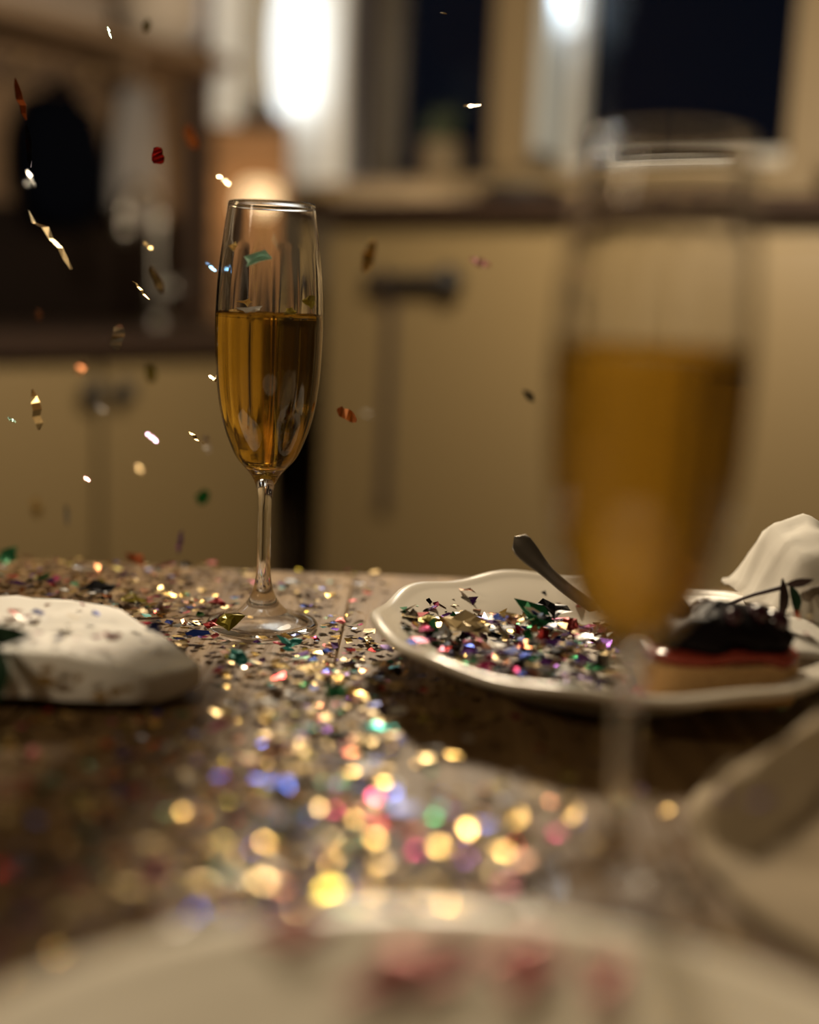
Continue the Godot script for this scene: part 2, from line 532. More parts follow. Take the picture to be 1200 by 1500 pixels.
func room() -> void:
	var plaster := textured("plaster_warm", noise_tex(0.02, Color(0.15, 0.12, 0.08), Color(0.19, 0.15, 0.1)), Vector3.ONE * 1.5, 0.85)
	var brown := textured("brown_wall", noise_tex(0.015, Color(0.1, 0.06, 0.032), Color(0.2, 0.125, 0.065)), Vector3(1, 3, 1), 0.8)
	var white := mat("white_paint", Color(0.8, 0.77, 0.7), 0.45)
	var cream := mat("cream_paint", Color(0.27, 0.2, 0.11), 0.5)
	var W := 4.3
	# floor, ceiling
	struct("floor", box(Vector3(W + 0.4, 0.1, W + 0.4), 0.004), textured("floor_boards", noise_tex(0.02, Color(0.1, 0.06, 0.035), Color(0.16, 0.1, 0.06)), Vector3(0.6, 1, 6), 0.5), kat(W / 2, -0.05, W / 2))
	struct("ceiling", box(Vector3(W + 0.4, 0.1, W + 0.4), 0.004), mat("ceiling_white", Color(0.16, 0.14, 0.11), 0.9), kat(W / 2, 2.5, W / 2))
	struct("wall_left", box(Vector3(0.15, 2.5, W + 0.3), 0.004), brown, kat(-0.075, 1.2, W / 2))
	struct("wall_front", box(Vector3(W + 0.3, 2.5, 0.15), 0.004), plaster, kat(W / 2, 1.2, W + 0.075))
	struct("wall_right", box(Vector3(0.15, 2.5, W), 0.004), plaster, kat(W + 0.075, 1.2, W / 2))
	# the window wall with two openings: x 0.17..0.583 above 1.18, x 0.68..1.23 above 1.235
	var D := 0.2
	struct("wall_back", boxes([
		[Vector3(2.15, 0.56, -D / 2), Vector3(4.6, 1.24, D)],
		[Vector3(2.15, 2.2, -D / 2), Vector3(4.6, 0.5, D)],
		[Vector3(-0.02, 1.57, -D / 2), Vector3(0.38, 0.8, D)],
		[Vector3(0.632, 1.57, -D / 2), Vector3(0.1, 0.8, D)],
		[Vector3(0.956, 1.187, -D / 2), Vector3(0.56, 0.02, D)],
		[Vector3(2.85, 1.57, -D / 2), Vector3(3.24, 0.8, D)]], 0.002), plaster, kat(0, 0, 0))
	var n := 0
	for w in [[0.17, 0.583, 1.18, "narrow left window with black night glass"], [0.68, 1.23, 1.195, "wide right window with black night glass"]]:
		n += 1
		var x0: float = w[0]; var x1: float = w[1]; var y0: float = w[2]; var y1 := 1.96
		var win := thing("window_%d" % n, w[3], "", kat(0, 0, 0))
		win.set_meta("kind", "structure")
		var fr := white
		var b: float = 0.022 if n == 1 else 0.04
		var zz: float = -0.05 if n == 1 else -0.12
		for q in [[Vector3(x0 + b / 2, (y0 + y1) / 2, zz), Vector3(b, y1 - y0, 0.05)], [Vector3(x1 - b / 2, (y0 + y1) / 2, zz), Vector3(b, y1 - y0, 0.05)],
				[Vector3((x0 + x1) / 2, y0 + b / 2, zz), Vector3(x1 - x0, b, 0.05)], [Vector3((x0 + x1) / 2, y1 - b / 2, zz), Vector3(x1 - x0, b, 0.05)]]:
			part("sash_bar", box(q[1], 0.004, q[0]), mat("shaded_sash", Color(0.05, 0.04, 0.038), 0.4) if n == 1 else fr, win)  # left sash darkened in colour for the shadow it lies in
		var glass := mat("window_glass", Color(0.3, 0.35, 0.45, 1), 0.03)
		glass.transparency = BaseMaterial3D.TRANSPARENCY_ALPHA
		glass.albedo_color.a = 0.0
		glass.metallic_specular = 0.25
		part("pane", box(Vector3(x1 - x0 - 0.06, y1 - y0 - 0.06, 0.006), 0.001, Vector3((x0 + x1) / 2, (y0 + y1) / 2, zz - 0.005)), glass, win)
	# casings round the windows
	n = 0
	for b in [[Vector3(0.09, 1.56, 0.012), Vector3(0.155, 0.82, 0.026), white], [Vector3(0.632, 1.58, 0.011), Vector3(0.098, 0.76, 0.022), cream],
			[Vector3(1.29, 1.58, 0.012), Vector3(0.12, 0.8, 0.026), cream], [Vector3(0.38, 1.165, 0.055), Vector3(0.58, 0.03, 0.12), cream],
			[Vector3(0.98, 1.165, 0.03), Vector3(0.66, 0.055, 0.07), cream], [Vector3(0.696, 1.6, -0.045), Vector3(0.03, 0.72, 0.1), mat("cool_lit_white", Color(0.6, 0.66, 0.7), 0.35)],  # white recess side tinted bluish, cool light put into its colour
			[Vector3(0.174, 1.57, -0.01), Vector3(0.008, 0.77, 0.022), mat("shaded_reveal", Color(0.06, 0.055, 0.06), 0.3)]]:  # thin dark strip: the frame's shadow is painted into its colour
		n += 1
		struct("trim_%d" % n, box(b[1], 0.004), b[2], kat(b[0].x, b[0].y, b[0].z))
	# left wall: white and beige boards beside the corner, dark post, dark splash panel
	for b in [[Vector3(0.012, 1.75, 0.25), Vector3(0.024, 0.94, 0.105), white], [Vector3(0.01, 1.75, 0.14), Vector3(0.02, 0.94, 0.11), cream],  # beige board: a strip in shadow, its shade given by the colour
			[Vector3(0.03, 1.6, 0.335), Vector3(0.06, 1.48, 0.05), mat("dark_post", Color(0.055, 0.03, 0.018), 0.5)],
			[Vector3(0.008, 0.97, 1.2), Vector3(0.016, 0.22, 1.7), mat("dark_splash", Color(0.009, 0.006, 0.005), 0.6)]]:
		n += 1
		struct("trim_%d" % n, box(b[1], 0.004), b[2], kat(b[0].x, b[0].y, b[0].z))

func kitchen() -> void:
	var paint := mat("beige_cabinet_paint", Color(0.148, 0.106, 0.049), 0.5)
	var black := mat("black_iron", Color(0.006, 0.006, 0.008), 0.6, 0.1)
	var slab_wood := textured("worktop_wood", noise_tex(0.02, Color(0.012, 0.007, 0.005), Color(0.032, 0.017, 0.01)), Vector3(2, 8, 8), 0.7)
	# right run: taller cupboard under the window
	var t := thing("tall_cupboard", "tall beige painted cupboard below the windows with a black bar handle", "cupboard", kat(0, 0, 0))
	part("body", box(Vector3(1.40, 0.98, 0.56), 0.004, Vector3(1.36, 0.565, 0.3)), paint, t)
	part("plinth", box(Vector3(1.4, 0.08, 0.5), 0.003, Vector3(1.347, 0.04, 0.28)), black, t)
	part("door", box(Vector3(0.631, 0.93, 0.02), 0.005, Vector3(0.978, 0.56, 0.59)), paint, t)
	part("door", box(Vector3(0.74, 0.93, 0.02), 0.005, Vector3(1.667, 0.56, 0.59)), paint, t)
	var hd := part("handle", tube([Vector3(0.79, 0.957, 0.63), Vector3(0.86, 0.959, 0.632), Vector3(0.95, 0.962, 0.632)], [0.012, 0.011, 0.011]), black, t)
	part("handle_knob", blob(Vector3(0.02, 0.023, 0.022), 0.0), black, hd, Transform3D(Basis(), Vector3(0.953, 0.962, 0.632)))
	part("handle_post", tube([Vector3(0.95, 0.962, 0.6), Vector3(0.95, 0.962, 0.635)], [0.01]), black, hd)
	part("handle_post", tube([Vector3(0.79, 0.957, 0.6), Vector3(0.79, 0.957, 0.635)], [0.011]), black, hd)
	var strap := thing("hanging_strip", "narrow brown strip hanging straight down from the black bar handle", "strap", kat(0, 0, 0))  # narrow brown strip with a loop and a tip, hung on the handle
	var strip_mat := mat("strip_brown", Color(0.03, 0.017, 0.009), 0.8)
	part("band", box(Vector3(0.022, 0.345, 0.006), 0.002, Vector3(0.822, 0.765, 0.612)), strip_mat, strap)
	part("loop", tube([Vector3(0.815, 0.93, 0.614), Vector3(0.815, 0.965, 0.618), Vector3(0.815, 0.974, 0.632), Vector3(0.815, 0.96, 0.646), Vector3(0.815, 0.93, 0.62)], [0.006]), strip_mat, strap)
	part("tip", box(Vector3(0.028, 0.02, 0.008), 0.003, Vector3(0.822, 0.587, 0.612)), strip_mat, strap)
	t = thing("worktop", "dark brown wooden worktop on the tall cupboard below the windows", "worktop", kat(0, 0, 0))
	part("board", box(Vector3(1.46, 0.03, 0.62), 0.006, Vector3(1.35, 1.07, 0.31)), slab_wood, t)
	# left run
	t = thing("sink_cupboard", "low beige double-door cupboard under the dark sink worktop", "cupboard", kat(0, 0, 0))
	part("body", box(Vector3(0.57, 0.72, 1.5), 0.004, Vector3(0.29, 0.46, 1.4)), paint, t)
	part("plinth", box(Vector3(0.5, 0.1, 1.48), 0.003, Vector3(0.27, 0.05, 1.4)), black, t)
	for s in [[0.652, 1.018, 0.995], [1.03, 1.52, 1.052]]:
		var dr := part("door", box(Vector3(0.02, 0.7, s[1] - s[0]), 0.005, Vector3(0.587, 0.465, (s[0] + s[1]) / 2)), paint, t)
		part("knob", lathe(smooth_line([Vector2(0.006, 0.0), Vector2(0.006, 0.012), Vector2(0.017, 0.018), Vector2(0.018, 0.027), Vector2(0.01, 0.033), Vector2(0, 0.034)], 3), 20), black, dr, Transform3D(Basis(Vector3.BACK, -PI / 2), Vector3(0.596, 0.773, s[2])))
	t = thing("sink_worktop", "dark brown worktop along the left wall carrying the tap", "worktop", kat(0, 0, 0))
	part("board", box(Vector3(0.62, 0.034, 2.1), 0.006, Vector3(0.312, 0.841, 1.07)), slab_wood, t)
	var steel := mat("brushed_steel", Color(0.27, 0.255, 0.23), 0.3, 1.0)
	t = thing("kitchen_tap", "tall grey swan-neck tap standing on the dark sink worktop", "tap", kat(0.25, 0.858, 0.625))
	part("base", lathe(smooth_line([Vector2(0.03, 0), Vector2(0.03, 0.01), Vector2(0.022, 0.02), Vector2(0, 0.02)], 3), 24), steel, t)
	var neck: Array = []
	for i in 5: neck.append(Vector3(0, 0.02 + 0.042 * i, 0))
	for i in 9:
		var a := PI * i / 8.0
		neck.append(Vector3(0.02 * (1 - cos(a)), 0.2 + 0.06 * sin(a), 0.055 * (1 - cos(a))))
	neck.append(Vector3(0.04, 0.18, 0.11))
	part("neck", tube(neck, [0.0125, 0.012, 0.0115], 16), steel, t)
	part("nozzle", tube([Vector3(0.04, 0.19, 0.11), Vector3(0.04, 0.155, 0.11)], [0.0135, 0.015], 16), steel, t)
	part("lever", tube([Vector3(0.0, 0.07, 0), Vector3(0.02, 0.075, -0.03), Vector3(0.03, 0.085, -0.06)], [0.008, 0.007, 0.006]), steel, t)
	# crate and lamp in the corner
	var crate_wood := textured("crate_wood", noise_tex(0.02, Color(0.16, 0.085, 0.035), Color(0.24, 0.135, 0.06)), Vector3(3, 14, 3), 0.7)
	t = thing("wooden_box", "upright brown slatted wooden box standing in the corner behind the glow", "box", kat(0.125, 0.858, 0.262, deg_to_rad(48)))
	part("core", box(Vector3(0.14, 0.38, 0.12), 0.004, Vector3(0, 0.2, 0)), mat("crate_core", Color(0.09, 0.05, 0.022), 0.8), t)
	for i in 6:
		part("slat", box(Vector3(0.16, 0.06, 0.012), 0.003, Vector3(0, 0.035 + 0.067 * i, 0.068)), crate_wood, t)
		part("slat", box(Vector3(0.012, 0.06, 0.124), 0.003, Vector3(0.078, 0.035 + 0.067 * i, 0)), crate_wood, t)
	part("lid", box(Vector3(0.17, 0.014, 0.155), 0.004, Vector3(0, 0.41, 0)), crate_wood, t)
	t = thing("dark_jar", "small round dark jar sitting on top of the wooden box", "jar", kat(0.145, 1.276, 0.25))
	part("pot", lathe(smooth_line([Vector2(0, 0), Vector2(0.026, 0.001), Vector2(0.036, 0.02), Vector2(0.034, 0.042), Vector2(0.022, 0.052), Vector2(0, 0.053)], 3), 24), mat("dark_jar_glaze", Color(0.05, 0.04, 0.035), 0.4), t)
	part("stopper", blob(Vector3(0.014, 0.012, 0.014), 0.0), mat("dark_jar_knob", Color(0.09, 0.07, 0.05), 0.6), t, tat(0, 0.06, 0))
	t = thing("candle_lantern", "small warm glowing lamp on a post in front of the wooden box", "lamp", kat(0.27, 0.845, 0.375))
	var warm := mat("lantern_glow", Color(0.9, 0.75, 0.5), 0.5)
	warm.emission_enabled = true
	warm.emission = Color(1.0, 0.68, 0.36).linear_to_srgb()
	warm.emission_energy_multiplier = 1.1
	part("shade", lathe(smooth_line([Vector2(0, 0.235), Vector2(0.038, 0.236), Vector2(0.042, 0.245), Vector2(0.042, 0.28), Vector2(0.034, 0.302), Vector2(0, 0.306)], 3), 28), warm, t)
	part("stem", tube([Vector3(0, 0.01, 0), Vector3(0, 0.236, 0)], [0.008]), mat("lantern_brass", Color(0.4, 0.25, 0.1), 0.4, 0.8), t)
	part("base", lathe(smooth_line([Vector2(0.05, 0), Vector2(0.05, 0.008), Vector2(0.012, 0.016), Vector2(0, 0.016)], 3), 28), mat("lantern_brass", Color(0.4, 0.25, 0.1), 0.4, 0.8), t)
	var l := OmniLight3D.new()
	l.name = "lantern_light"
	l.light_color = Color(1.0, 0.62, 0.28).linear_to_srgb()
	l.light_energy = 0.03
	l.light_size = 0.03
	l.position = Vector3(0, 0.27, 0)
	l.omni_range = 8.0
	l.omni_attenuation = 2.0
	l.shadow_enabled = true
	t.add_child(l)
	# shelf on the left wall and what is on and below it
	t = thing("wall_shelf", "brown wooden shelf board on the left wall holding pale bowls", "shelf", kat(0, 0, 0))
	var shelf_wood := textured("shelf_wood", noise_tex(0.02, Color(0.12, 0.075, 0.04), Color(0.2, 0.13, 0.075)), Vector3(6, 6, 1.5), 0.6)
	part("board", box(Vector3(0.2, 0.026, 1.1), 0.004, Vector3(0.1, 1.385, 0.93)), shelf_wood, t)
	part("bracket", box(Vector3(0.16, 0.05, 0.02), 0.004, Vector3(0.08, 1.35, 0.6)), shelf_wood, t)
	part("bracket", box(Vector3(0.16, 0.05, 0.02), 0.004, Vector3(0.08, 1.35, 1.25)), shelf_wood, t)
	var ware := mat("pale_ware", Color(0.5, 0.43, 0.36), 0.4)
	for i in 4:
		var b := thing("bowl", ["pale bowl at the bottom of the bowl pile on the wall shelf", "second pale bowl from the bottom of the shelf pile", "third pale bowl from the bottom of the shelf pile", "topmost pale bowl of the pile on the wall shelf"][i], "bowl", kat(0.1, 1.399 + 0.024 * i, 0.49), "pile of pale bowls on the wall shelf")
		part("shell", lathe(smooth_line([Vector2(0, 0), Vector2(0.035, 0), Vector2(0.045, 0.008), Vector2(0.075, 0.032), Vector2(0.088, 0.06), Vector2(0.084, 0.06), Vector2(0.07, 0.036), Vector2(0.04, 0.012), Vector2(0, 0.008)], 3), 32), ware, b)
	t = thing("long_tray", "pale grey long tray standing on the wall shelf left of the bowls", "tray", kat(0.1, 1.398, 0.92))
	part("body", box(Vector3(0.13, 0.06, 0.52), 0.012, Vector3(0, 0.03, 0)), mat("tray_grey", Color(0.24, 0.19, 0.15), 0.5), t)
	part("rim", box(Vector3(0.145, 0.012, 0.54), 0.005, Vector3(0, 0.063, 0)), mat("tray_grey", Color(0.24, 0.19, 0.15), 0.5), t)
	t = thing("hook_rail", "dark wooden rail with pegs below the wall shelf", "rail", kat(0.012, 1.325, 0.78))
	part("bar", box(Vector3(0.022, 0.04, 0.76), 0.004), mat("rail_wood", Color(0.08, 0.05, 0.03), 0.6), t)
	for i in 5:
		part("peg", tube([Vector3(0.01, 0, -0.3 + 0.15 * i), Vector3(0.035, 0.004, -0.3 + 0.15 * i), Vector3(0.045, 0.016, -0.3 + 0.15 * i)], [0.006, 0.006, 0.009]), mat("peg_brass", Color(0.5, 0.36, 0.2), 0.4, 0.7), t)
	t = thing("cloth_bag", "black cloth bag hanging by its strap under the wall shelf", "bag", kat(0.055, 1.06, 0.7))
	var bagm := mat("black_cloth", Color(0.0015, 0.002, 0.004), 1.0)
	bagm.metallic_specular = 0.08
	mats["dark_splash"].metallic_specular = 0.15
	slab_wood.metallic_specular = 0.25
	part("sack", blob(Vector3(0.04, 0.125, 0.1), 0.2, 1.2, 4, 0.7), bagm, t, tat(0, 0.1, 0))
	part("strap", tube([Vector3(0, 0.2, -0.06), Vector3(-0.005, 0.26, -0.01), Vector3(0, 0.2, 0.06)], [0.008]), bagm, t)
	t = thing("tea_towel", "grey tea towel hanging beside the black bag under the shelf", "towel", kat(0.05, 1.06, 0.51))
	part("cloth", sheet(func(i: int, j: int) -> Vector3:
		var a := TAU * j / 24.0
		var y := 0.28 * i / 13.0
		var k := 1.0 - 0.45 * pow(i / 13.0, 2.0)
		if i == 0 or i == 13: k *= 0.05
		return Vector3((0.02 + 0.006 * sin(5 * a)) * cos(a) * k, y, 0.07 * sin(a) * k), 14, 24, true), mat("grey_towel", Color(0.17, 0.165, 0.17), 0.9), t)
	# on the sill and on the worktop
	t = thing("plant_pot", "pale plant pot with a dim green plant before the left window", "potted plant", kat(0.5, 1.18, 0.065))
	part("pot", lathe(smooth_line([Vector2(0, 0), Vector2(0.034, 0.0), Vector2(0.042, 0.06), Vector2(0.046, 0.075), Vector2(0.042, 0.078), Vector2(0.038, 0.068), Vector2(0, 0.066)], 3), 28), mat("pot_cream", Color(0.2, 0.15, 0.085), 0.6), t)
	part("soil", lathe([Vector2(0.039, 0.0665), Vector2(0.02, 0.069), Vector2(0, 0.07)], 20), mat("soil", Color(0.03, 0.02, 0.012), 0.95), t)
	var leafm := mat("dim_leaf", Color(0.022, 0.035, 0.012), 0.6)
	for i in 14:
		var a := TAU * i / 14.0 + rng.randf_range(-0.2, 0.2)
		var r := rng.randf_range(0.02, 0.05)
		var h := rng.randf_range(0.09, 0.15)
		part("leaf", leaf_mesh(Vector3(0.005 * cos(a), 0.066, 0.005 * sin(a)), Vector3(r * cos(a), h, r * sin(a) * 0.6), 0.014), leafm, t)
	t = thing("folded_towel", "pale folded kitchen towel lying on the left end of the dark worktop", "towel", kat(0.735, 1.086, 0.45, 0.1))
	var tw := mat("towel_pale", Color(0.27, 0.2, 0.12), 0.9)
	part("lower_fold", loft([Vector2(-0.13, -0.1), Vector2(0.13, -0.1), Vector2(0.13, 0.12), Vector2(-0.13, 0.12)], [[1.0, 0.0], [0.06, 0.0], [0.0, 0.008], [0.06, 0.017], [1.0, 0.018]], 0.004, 3), tw, t)
	part("upper_fold", loft([Vector2(-0.1, -0.09), Vector2(0.1, -0.09), Vector2(0.09, 0.1), Vector2(-0.11, 0.1)], [[1.0, 0.018], [0.06, 0.018], [0.0, 0.026], [0.08, 0.036], [1.0, 0.038]], 0.006, 5), tw, t)
	t = thing("black_dish", "low black dish on the dark worktop right of the folded towel", "dish", kat(1.0, 1.085, 0.5))
	part("bowl", lathe(smooth_line([Vector2(0, 0), Vector2(0.05, 0), Vector2(0.062, 0.012), Vector2(0.066, 0.026), Vector2(0.062, 0.026), Vector2(0.055, 0.012), Vector2(0, 0.008)], 3), 32), black, t)

func leaf_mesh(a: Vector3, b: Vector3, w: float) -> ArrayMesh:
	var st := st_new()
	st.set_smooth_group(0)
	var d := (b - a)
	var side := d.cross(Vector3(0.3, 0.2, 1.0)).normalized()
	var nrm := side.cross(d).normalized()
	var last: Array = []
	for i in 6:
		var t := i / 5.0
		var c := a + d * t + nrm * w * 0.7 * sin(t * PI) 
		var k := w * sin(PI * clampf(t * 0.92 + 0.06, 0, 1))
		var p := [c - side * k + nrm * k * 0.25, c, c + side * k + nrm * k * 0.25]
		if i > 0:
			quad(st, last[0], last[1], p[1], p[0], nrm)
			quad(st, last[1], last[2], p[2], p[1], nrm)
		last = p
	return done(st)

func table() -> void:
	var t := thing("dining_table", "brown oak plank dining table strewn with foil confetti", "table")
	var tex := noise_tex(0.012, Color(0.085, 0.047, 0.02), Color(0.23, 0.145, 0.062), 5)
	var bump := bump_tex(0.03, 3)
	for i in 13:
		var w := 0.128
		var m := textured("oak_%d" % (i % 4), tex, Vector3(9, 9, 0.9), 0.58, Vector3(0.37 * (i % 4), 0.2, 0.61 * (i % 4)), bump, 0.05)
		m.metallic_specular = 0.3
		var x := (i - 6) * w + 0.03
		part("plank", box(Vector3(w - 0.0004, 0.032, 1.2), 0.0008, Vector3(x, TOP - 0.016 - 0.0004 * ((i * 7) % 3), -0.19)), m, t)
	var dark := mat("table_underframe", Color(0.16, 0.09, 0.045), 0.6)
	part("apron", boxes([[Vector3(0.03, 0.67, -0.73), Vector3(1.4, 0.09, 0.025)], [Vector3(0.03, 0.67, 0.35), Vector3(1.4, 0.09, 0.025)], [Vector3(-0.67, 0.67, -0.19), Vector3(0.025, 0.09, 1.06)], [Vector3(0.73, 0.67, -0.19), Vector3(0.025, 0.09, 1.06)]]), dark, t)
	for x in [-0.67, 0.73]:
		for z in [-0.73, 0.35]:
			part("leg", box(Vector3(0.07, 0.715, 0.07), 0.006, Vector3(x, 0.3585, z)), dark, t)

func clear_glass() -> StandardMaterial3D:
	if mats.has("clear_glass"): return mats["clear_glass"]
	var m := mat("clear_glass", Color(1, 1, 1), 0.0)
	m.albedo_color = Color(0.99, 0.99, 0.99, 0.0)
	m.refraction_enabled = true
	m.refraction_scale = 0.05
	m.roughness = 0.0
	return m

func foot_glass() -> StandardMaterial3D:        # the thin foot, which lets light straight through
	if mats.has("foot_glass"): return mats["foot_glass"]
	var m := mat("foot_glass", Color(1, 1, 1), 0.0)
	m.albedo_color = Color(0.99, 0.99, 0.99, 0.0)
	m.transparency = BaseMaterial3D.TRANSPARENCY_ALPHA
	m.roughness = 0.0
	return m

func wine() -> StandardMaterial3D:
	if mats.has("sparkling_wine"): return mats["sparkling_wine"]
	var m := mat("sparkling_wine", Color(0.78, 0.5, 0.065), 0.0)
	m.refraction_enabled = true
	m.refraction_scale = 0.033
	m.albedo_color.a = 0.0
	m.roughness = 0.0
	return m

func flute(label: String, at: Transform3D) -> Node3D:
	var t := thing("champagne_flute", label, "champagne flute", at)
	var foot := [Vector2(0, 0.0012), Vector2(0.012, 0.0008), Vector2(0.025, 0.0002), Vector2(0.0293, 0.0002), Vector2(0.0304, 0.0014), Vector2(0.0296, 0.0027), Vector2(0.025, 0.0037), Vector2(0.019, 0.0056), Vector2(0.0135, 0.0088), Vector2(0.0092, 0.0132), Vector2(0.0062, 0.0185), Vector2(0.0046, 0.0245)]
	var stem := [Vector2(0.0038, 0.032), Vector2(0.0034, 0.045), Vector2(0.0034, 0.058), Vector2(0.0036, 0.067)]
	var bowl := [Vector2(0.0042, 0.0735), Vector2(0.0056, 0.079), Vector2(0.008, 0.0835), Vector2(0.0112, 0.0873), Vector2(0.0155, 0.0922), Vector2(0.02, 0.1015), Vector2(0.024, 0.1138), Vector2(0.0268, 0.131), Vector2(0.028, 0.15), Vector2(0.0281, 0.166), Vector2(0.0272, 0.185), Vector2(0.025, 0.205), Vector2(0.0227, 0.2222), Vector2(0.0224, 0.2243), Vector2(0.0219, 0.225), Vector2(0.0214, 0.2243), Vector2(0.0217, 0.2222),
		Vector2(0.0239, 0.205), Vector2(0.0261, 0.185), Vector2(0.027, 0.166), Vector2(0.0269, 0.15), Vector2(0.0257, 0.131), Vector2(0.0229, 0.1138), Vector2(0.0189, 0.1022), Vector2(0.014, 0.0948), Vector2(0.0085, 0.0908), Vector2(0.003, 0.0893), Vector2(0, 0.089)]
	var line := smooth_line(foot + stem + bowl, 5)
	var cut1 := 8 * 5
	var cut2 := (foot.size() + stem.size()) * 5
	var inner := (foot.size() + stem.size() + 17) * 5
	var segs := 96
	var ribbed := func(i: int, j: int) -> Vector3:
		var a := TAU * j / segs
		var r: float = maxf(line[i].x, 0.0)
		var h: float = line[i].y
		if i > inner: r += 0.0004 * cos(14.0 * a) * clampf((h - 0.095) / 0.03, 0, 1) * smoothstep(0.226, 0.14, h)
		if i > cut1 and i < cut2: r *= 1.0 + 0.035 * cos(6.0 * a) * clampf((h - 0.026) / 0.01, 0, 1) * clampf((0.071 - h) / 0.006, 0, 1)
		return Vector3(r * cos(a), h, r * sin(a))
	var whole := sheet(ribbed, line.size(), segs, true)
	var st := SurfaceTool.new()
	st.append_from(rows(whole, 0, 10, segs), 0, Transform3D())
	st.append_from(rows(whole, 30, cut1, segs), 0, Transform3D())
	var ft := part("foot", st.commit(), foot_glass(), t)
	part("foot_rim", rows(whole, 10, 30, segs), clear_glass(), ft)
	part("stem", rows(whole, cut1, cut2, segs), clear_glass(), t)
	part("bowl", rows(whole, cut2, line.size() - 1, segs), clear_glass(), t)
	return t

# the rows a..b of a closed sheet, keeping its normals
func rows(m: ArrayMesh, a: int, b: int, nj: int) -> ArrayMesh:
	var s := m.surface_get_arrays(0)
	var idx := PackedInt32Array()
	for i in b - a:
		for j in nj:
			var p := i * nj + j
			var q := i * nj + (j + 1) % nj
			idx.append_array([p, q, p + nj, q, q + nj, p + nj])
	var arr := []
	arr.resize(Mesh.ARRAY_MAX)
	arr[Mesh.ARRAY_VERTEX] = s[Mesh.ARRAY_VERTEX].slice(a * nj, (b + 1) * nj)
	arr[Mesh.ARRAY_NORMAL] = s[Mesh.ARRAY_NORMAL].slice(a * nj, (b + 1) * nj)
	arr[Mesh.ARRAY_TEX_UV] = s[Mesh.ARRAY_TEX_UV].slice(a * nj, (b + 1) * nj)
	arr[Mesh.ARRAY_INDEX] = idx
	var o := ArrayMesh.new()
	o.add_surface_from_arrays(Mesh.PRIMITIVE_TRIANGLES, arr)
	return o

func drink(label: String, at: Transform3D) -> void:
	var e := 0.0003
	var p := smooth_line([Vector2(0, 0.0887), Vector2(0.003, 0.089), Vector2(0.0085 + e, 0.0905), Vector2(0.014 + e, 0.0946), Vector2(0.0189 + e, 0.102), Vector2(0.0229 + e, 0.1138), Vector2(0.0257 + e, 0.131), Vector2(0.0269 + e, 0.15), Vector2(0.027 + e, 0.166), Vector2(0.02695 + e, 0.1692), Vector2(0.0262, 0.1684), Vector2(0.0245, 0.1681), Vector2(0.012, 0.168), Vector2(0, 0.168)], 4)
	var o := part("sparkling_wine", lathe(p, 96), wine(), self, at)
	tag(o, label, "drink")

func flutes() -> void:
	var a := tat(-0.0777, TOP, -0.6502)
	var b := tat(0.0665, TOP, -0.349, 0.2)
	flute("sharp clear champagne flute with ribbed bowl standing amid the confetti", a)
	flute("large blurred champagne flute in the right foreground behind the near plate", b)
	drink("golden sparkling wine filling the sharp champagne flute", a)
	drink("amber sparkling wine filling the blurred foreground flute", b)
	# foil that fell into and onto the sharp flute
	var r := RandomNumberGenerator.new()
	r.seed = 3
	for f in [[-0.008, 0.1705, 0.012, 0.011, "silver", 0.7, "crumpled silver foil scrap floating on the sharp flute's wine"], [0.012, 0.17, 0.016, 0.007, "olive", 0.9, "yellow foil scrap floating at the right of the sharp flute's wine"],
			[-0.017, 0.1695, 0.013, 0.006, "gold", 0.4, "small gold foil flake floating at the left of the sharp flute's wine"], [0.0215, 0.176, 0.009, 0.008, "olive", 1.3, "curled yellow foil strip clinging inside the sharp flute's right wall"],
			[-0.012, 0.174, 0.008, 0.007, "gold", 1.2, "gold foil point standing up behind the silver scrap on the wine"], [0.001, 0.0915, 0.002, 0.006, "gold", 0.6, "gold crumb of foil sunk to the bottom of the sharp flute"],
			[-0.0045, 0.1955, 0.0255, 0.012, "mint", 1.35, "pale mint foil scrap stuck to the front of the sharp flute"], [-0.0165, 0.2015, 0.0192, 0.006, "gold", 1.4, "small yellow foil flake stuck near the sharp flute's left rim"]]:
		var o := MeshInstance3D.new()
		o.name = numbered("foil_flake")
		var st := st_new()
		add_crumple(st, r, Transform3D(Basis().scaled(Vector3.ONE * float(f[3])), Vector3.ZERO))
		o.mesh = done(st)
		o.material_override = mat("leaf_foil_" + f[4], TINT[f[4]], 0.35, 0.35)
		o.transform = a * Transform3D(Basis(Vector3.RIGHT, float(f[5])) * Basis(Vector3.UP, r.randf_range(-0.5, 0.5)), Vector3(f[0], f[1], f[2]))
		add_child(o)
		tag(o, f[6], "confetti")

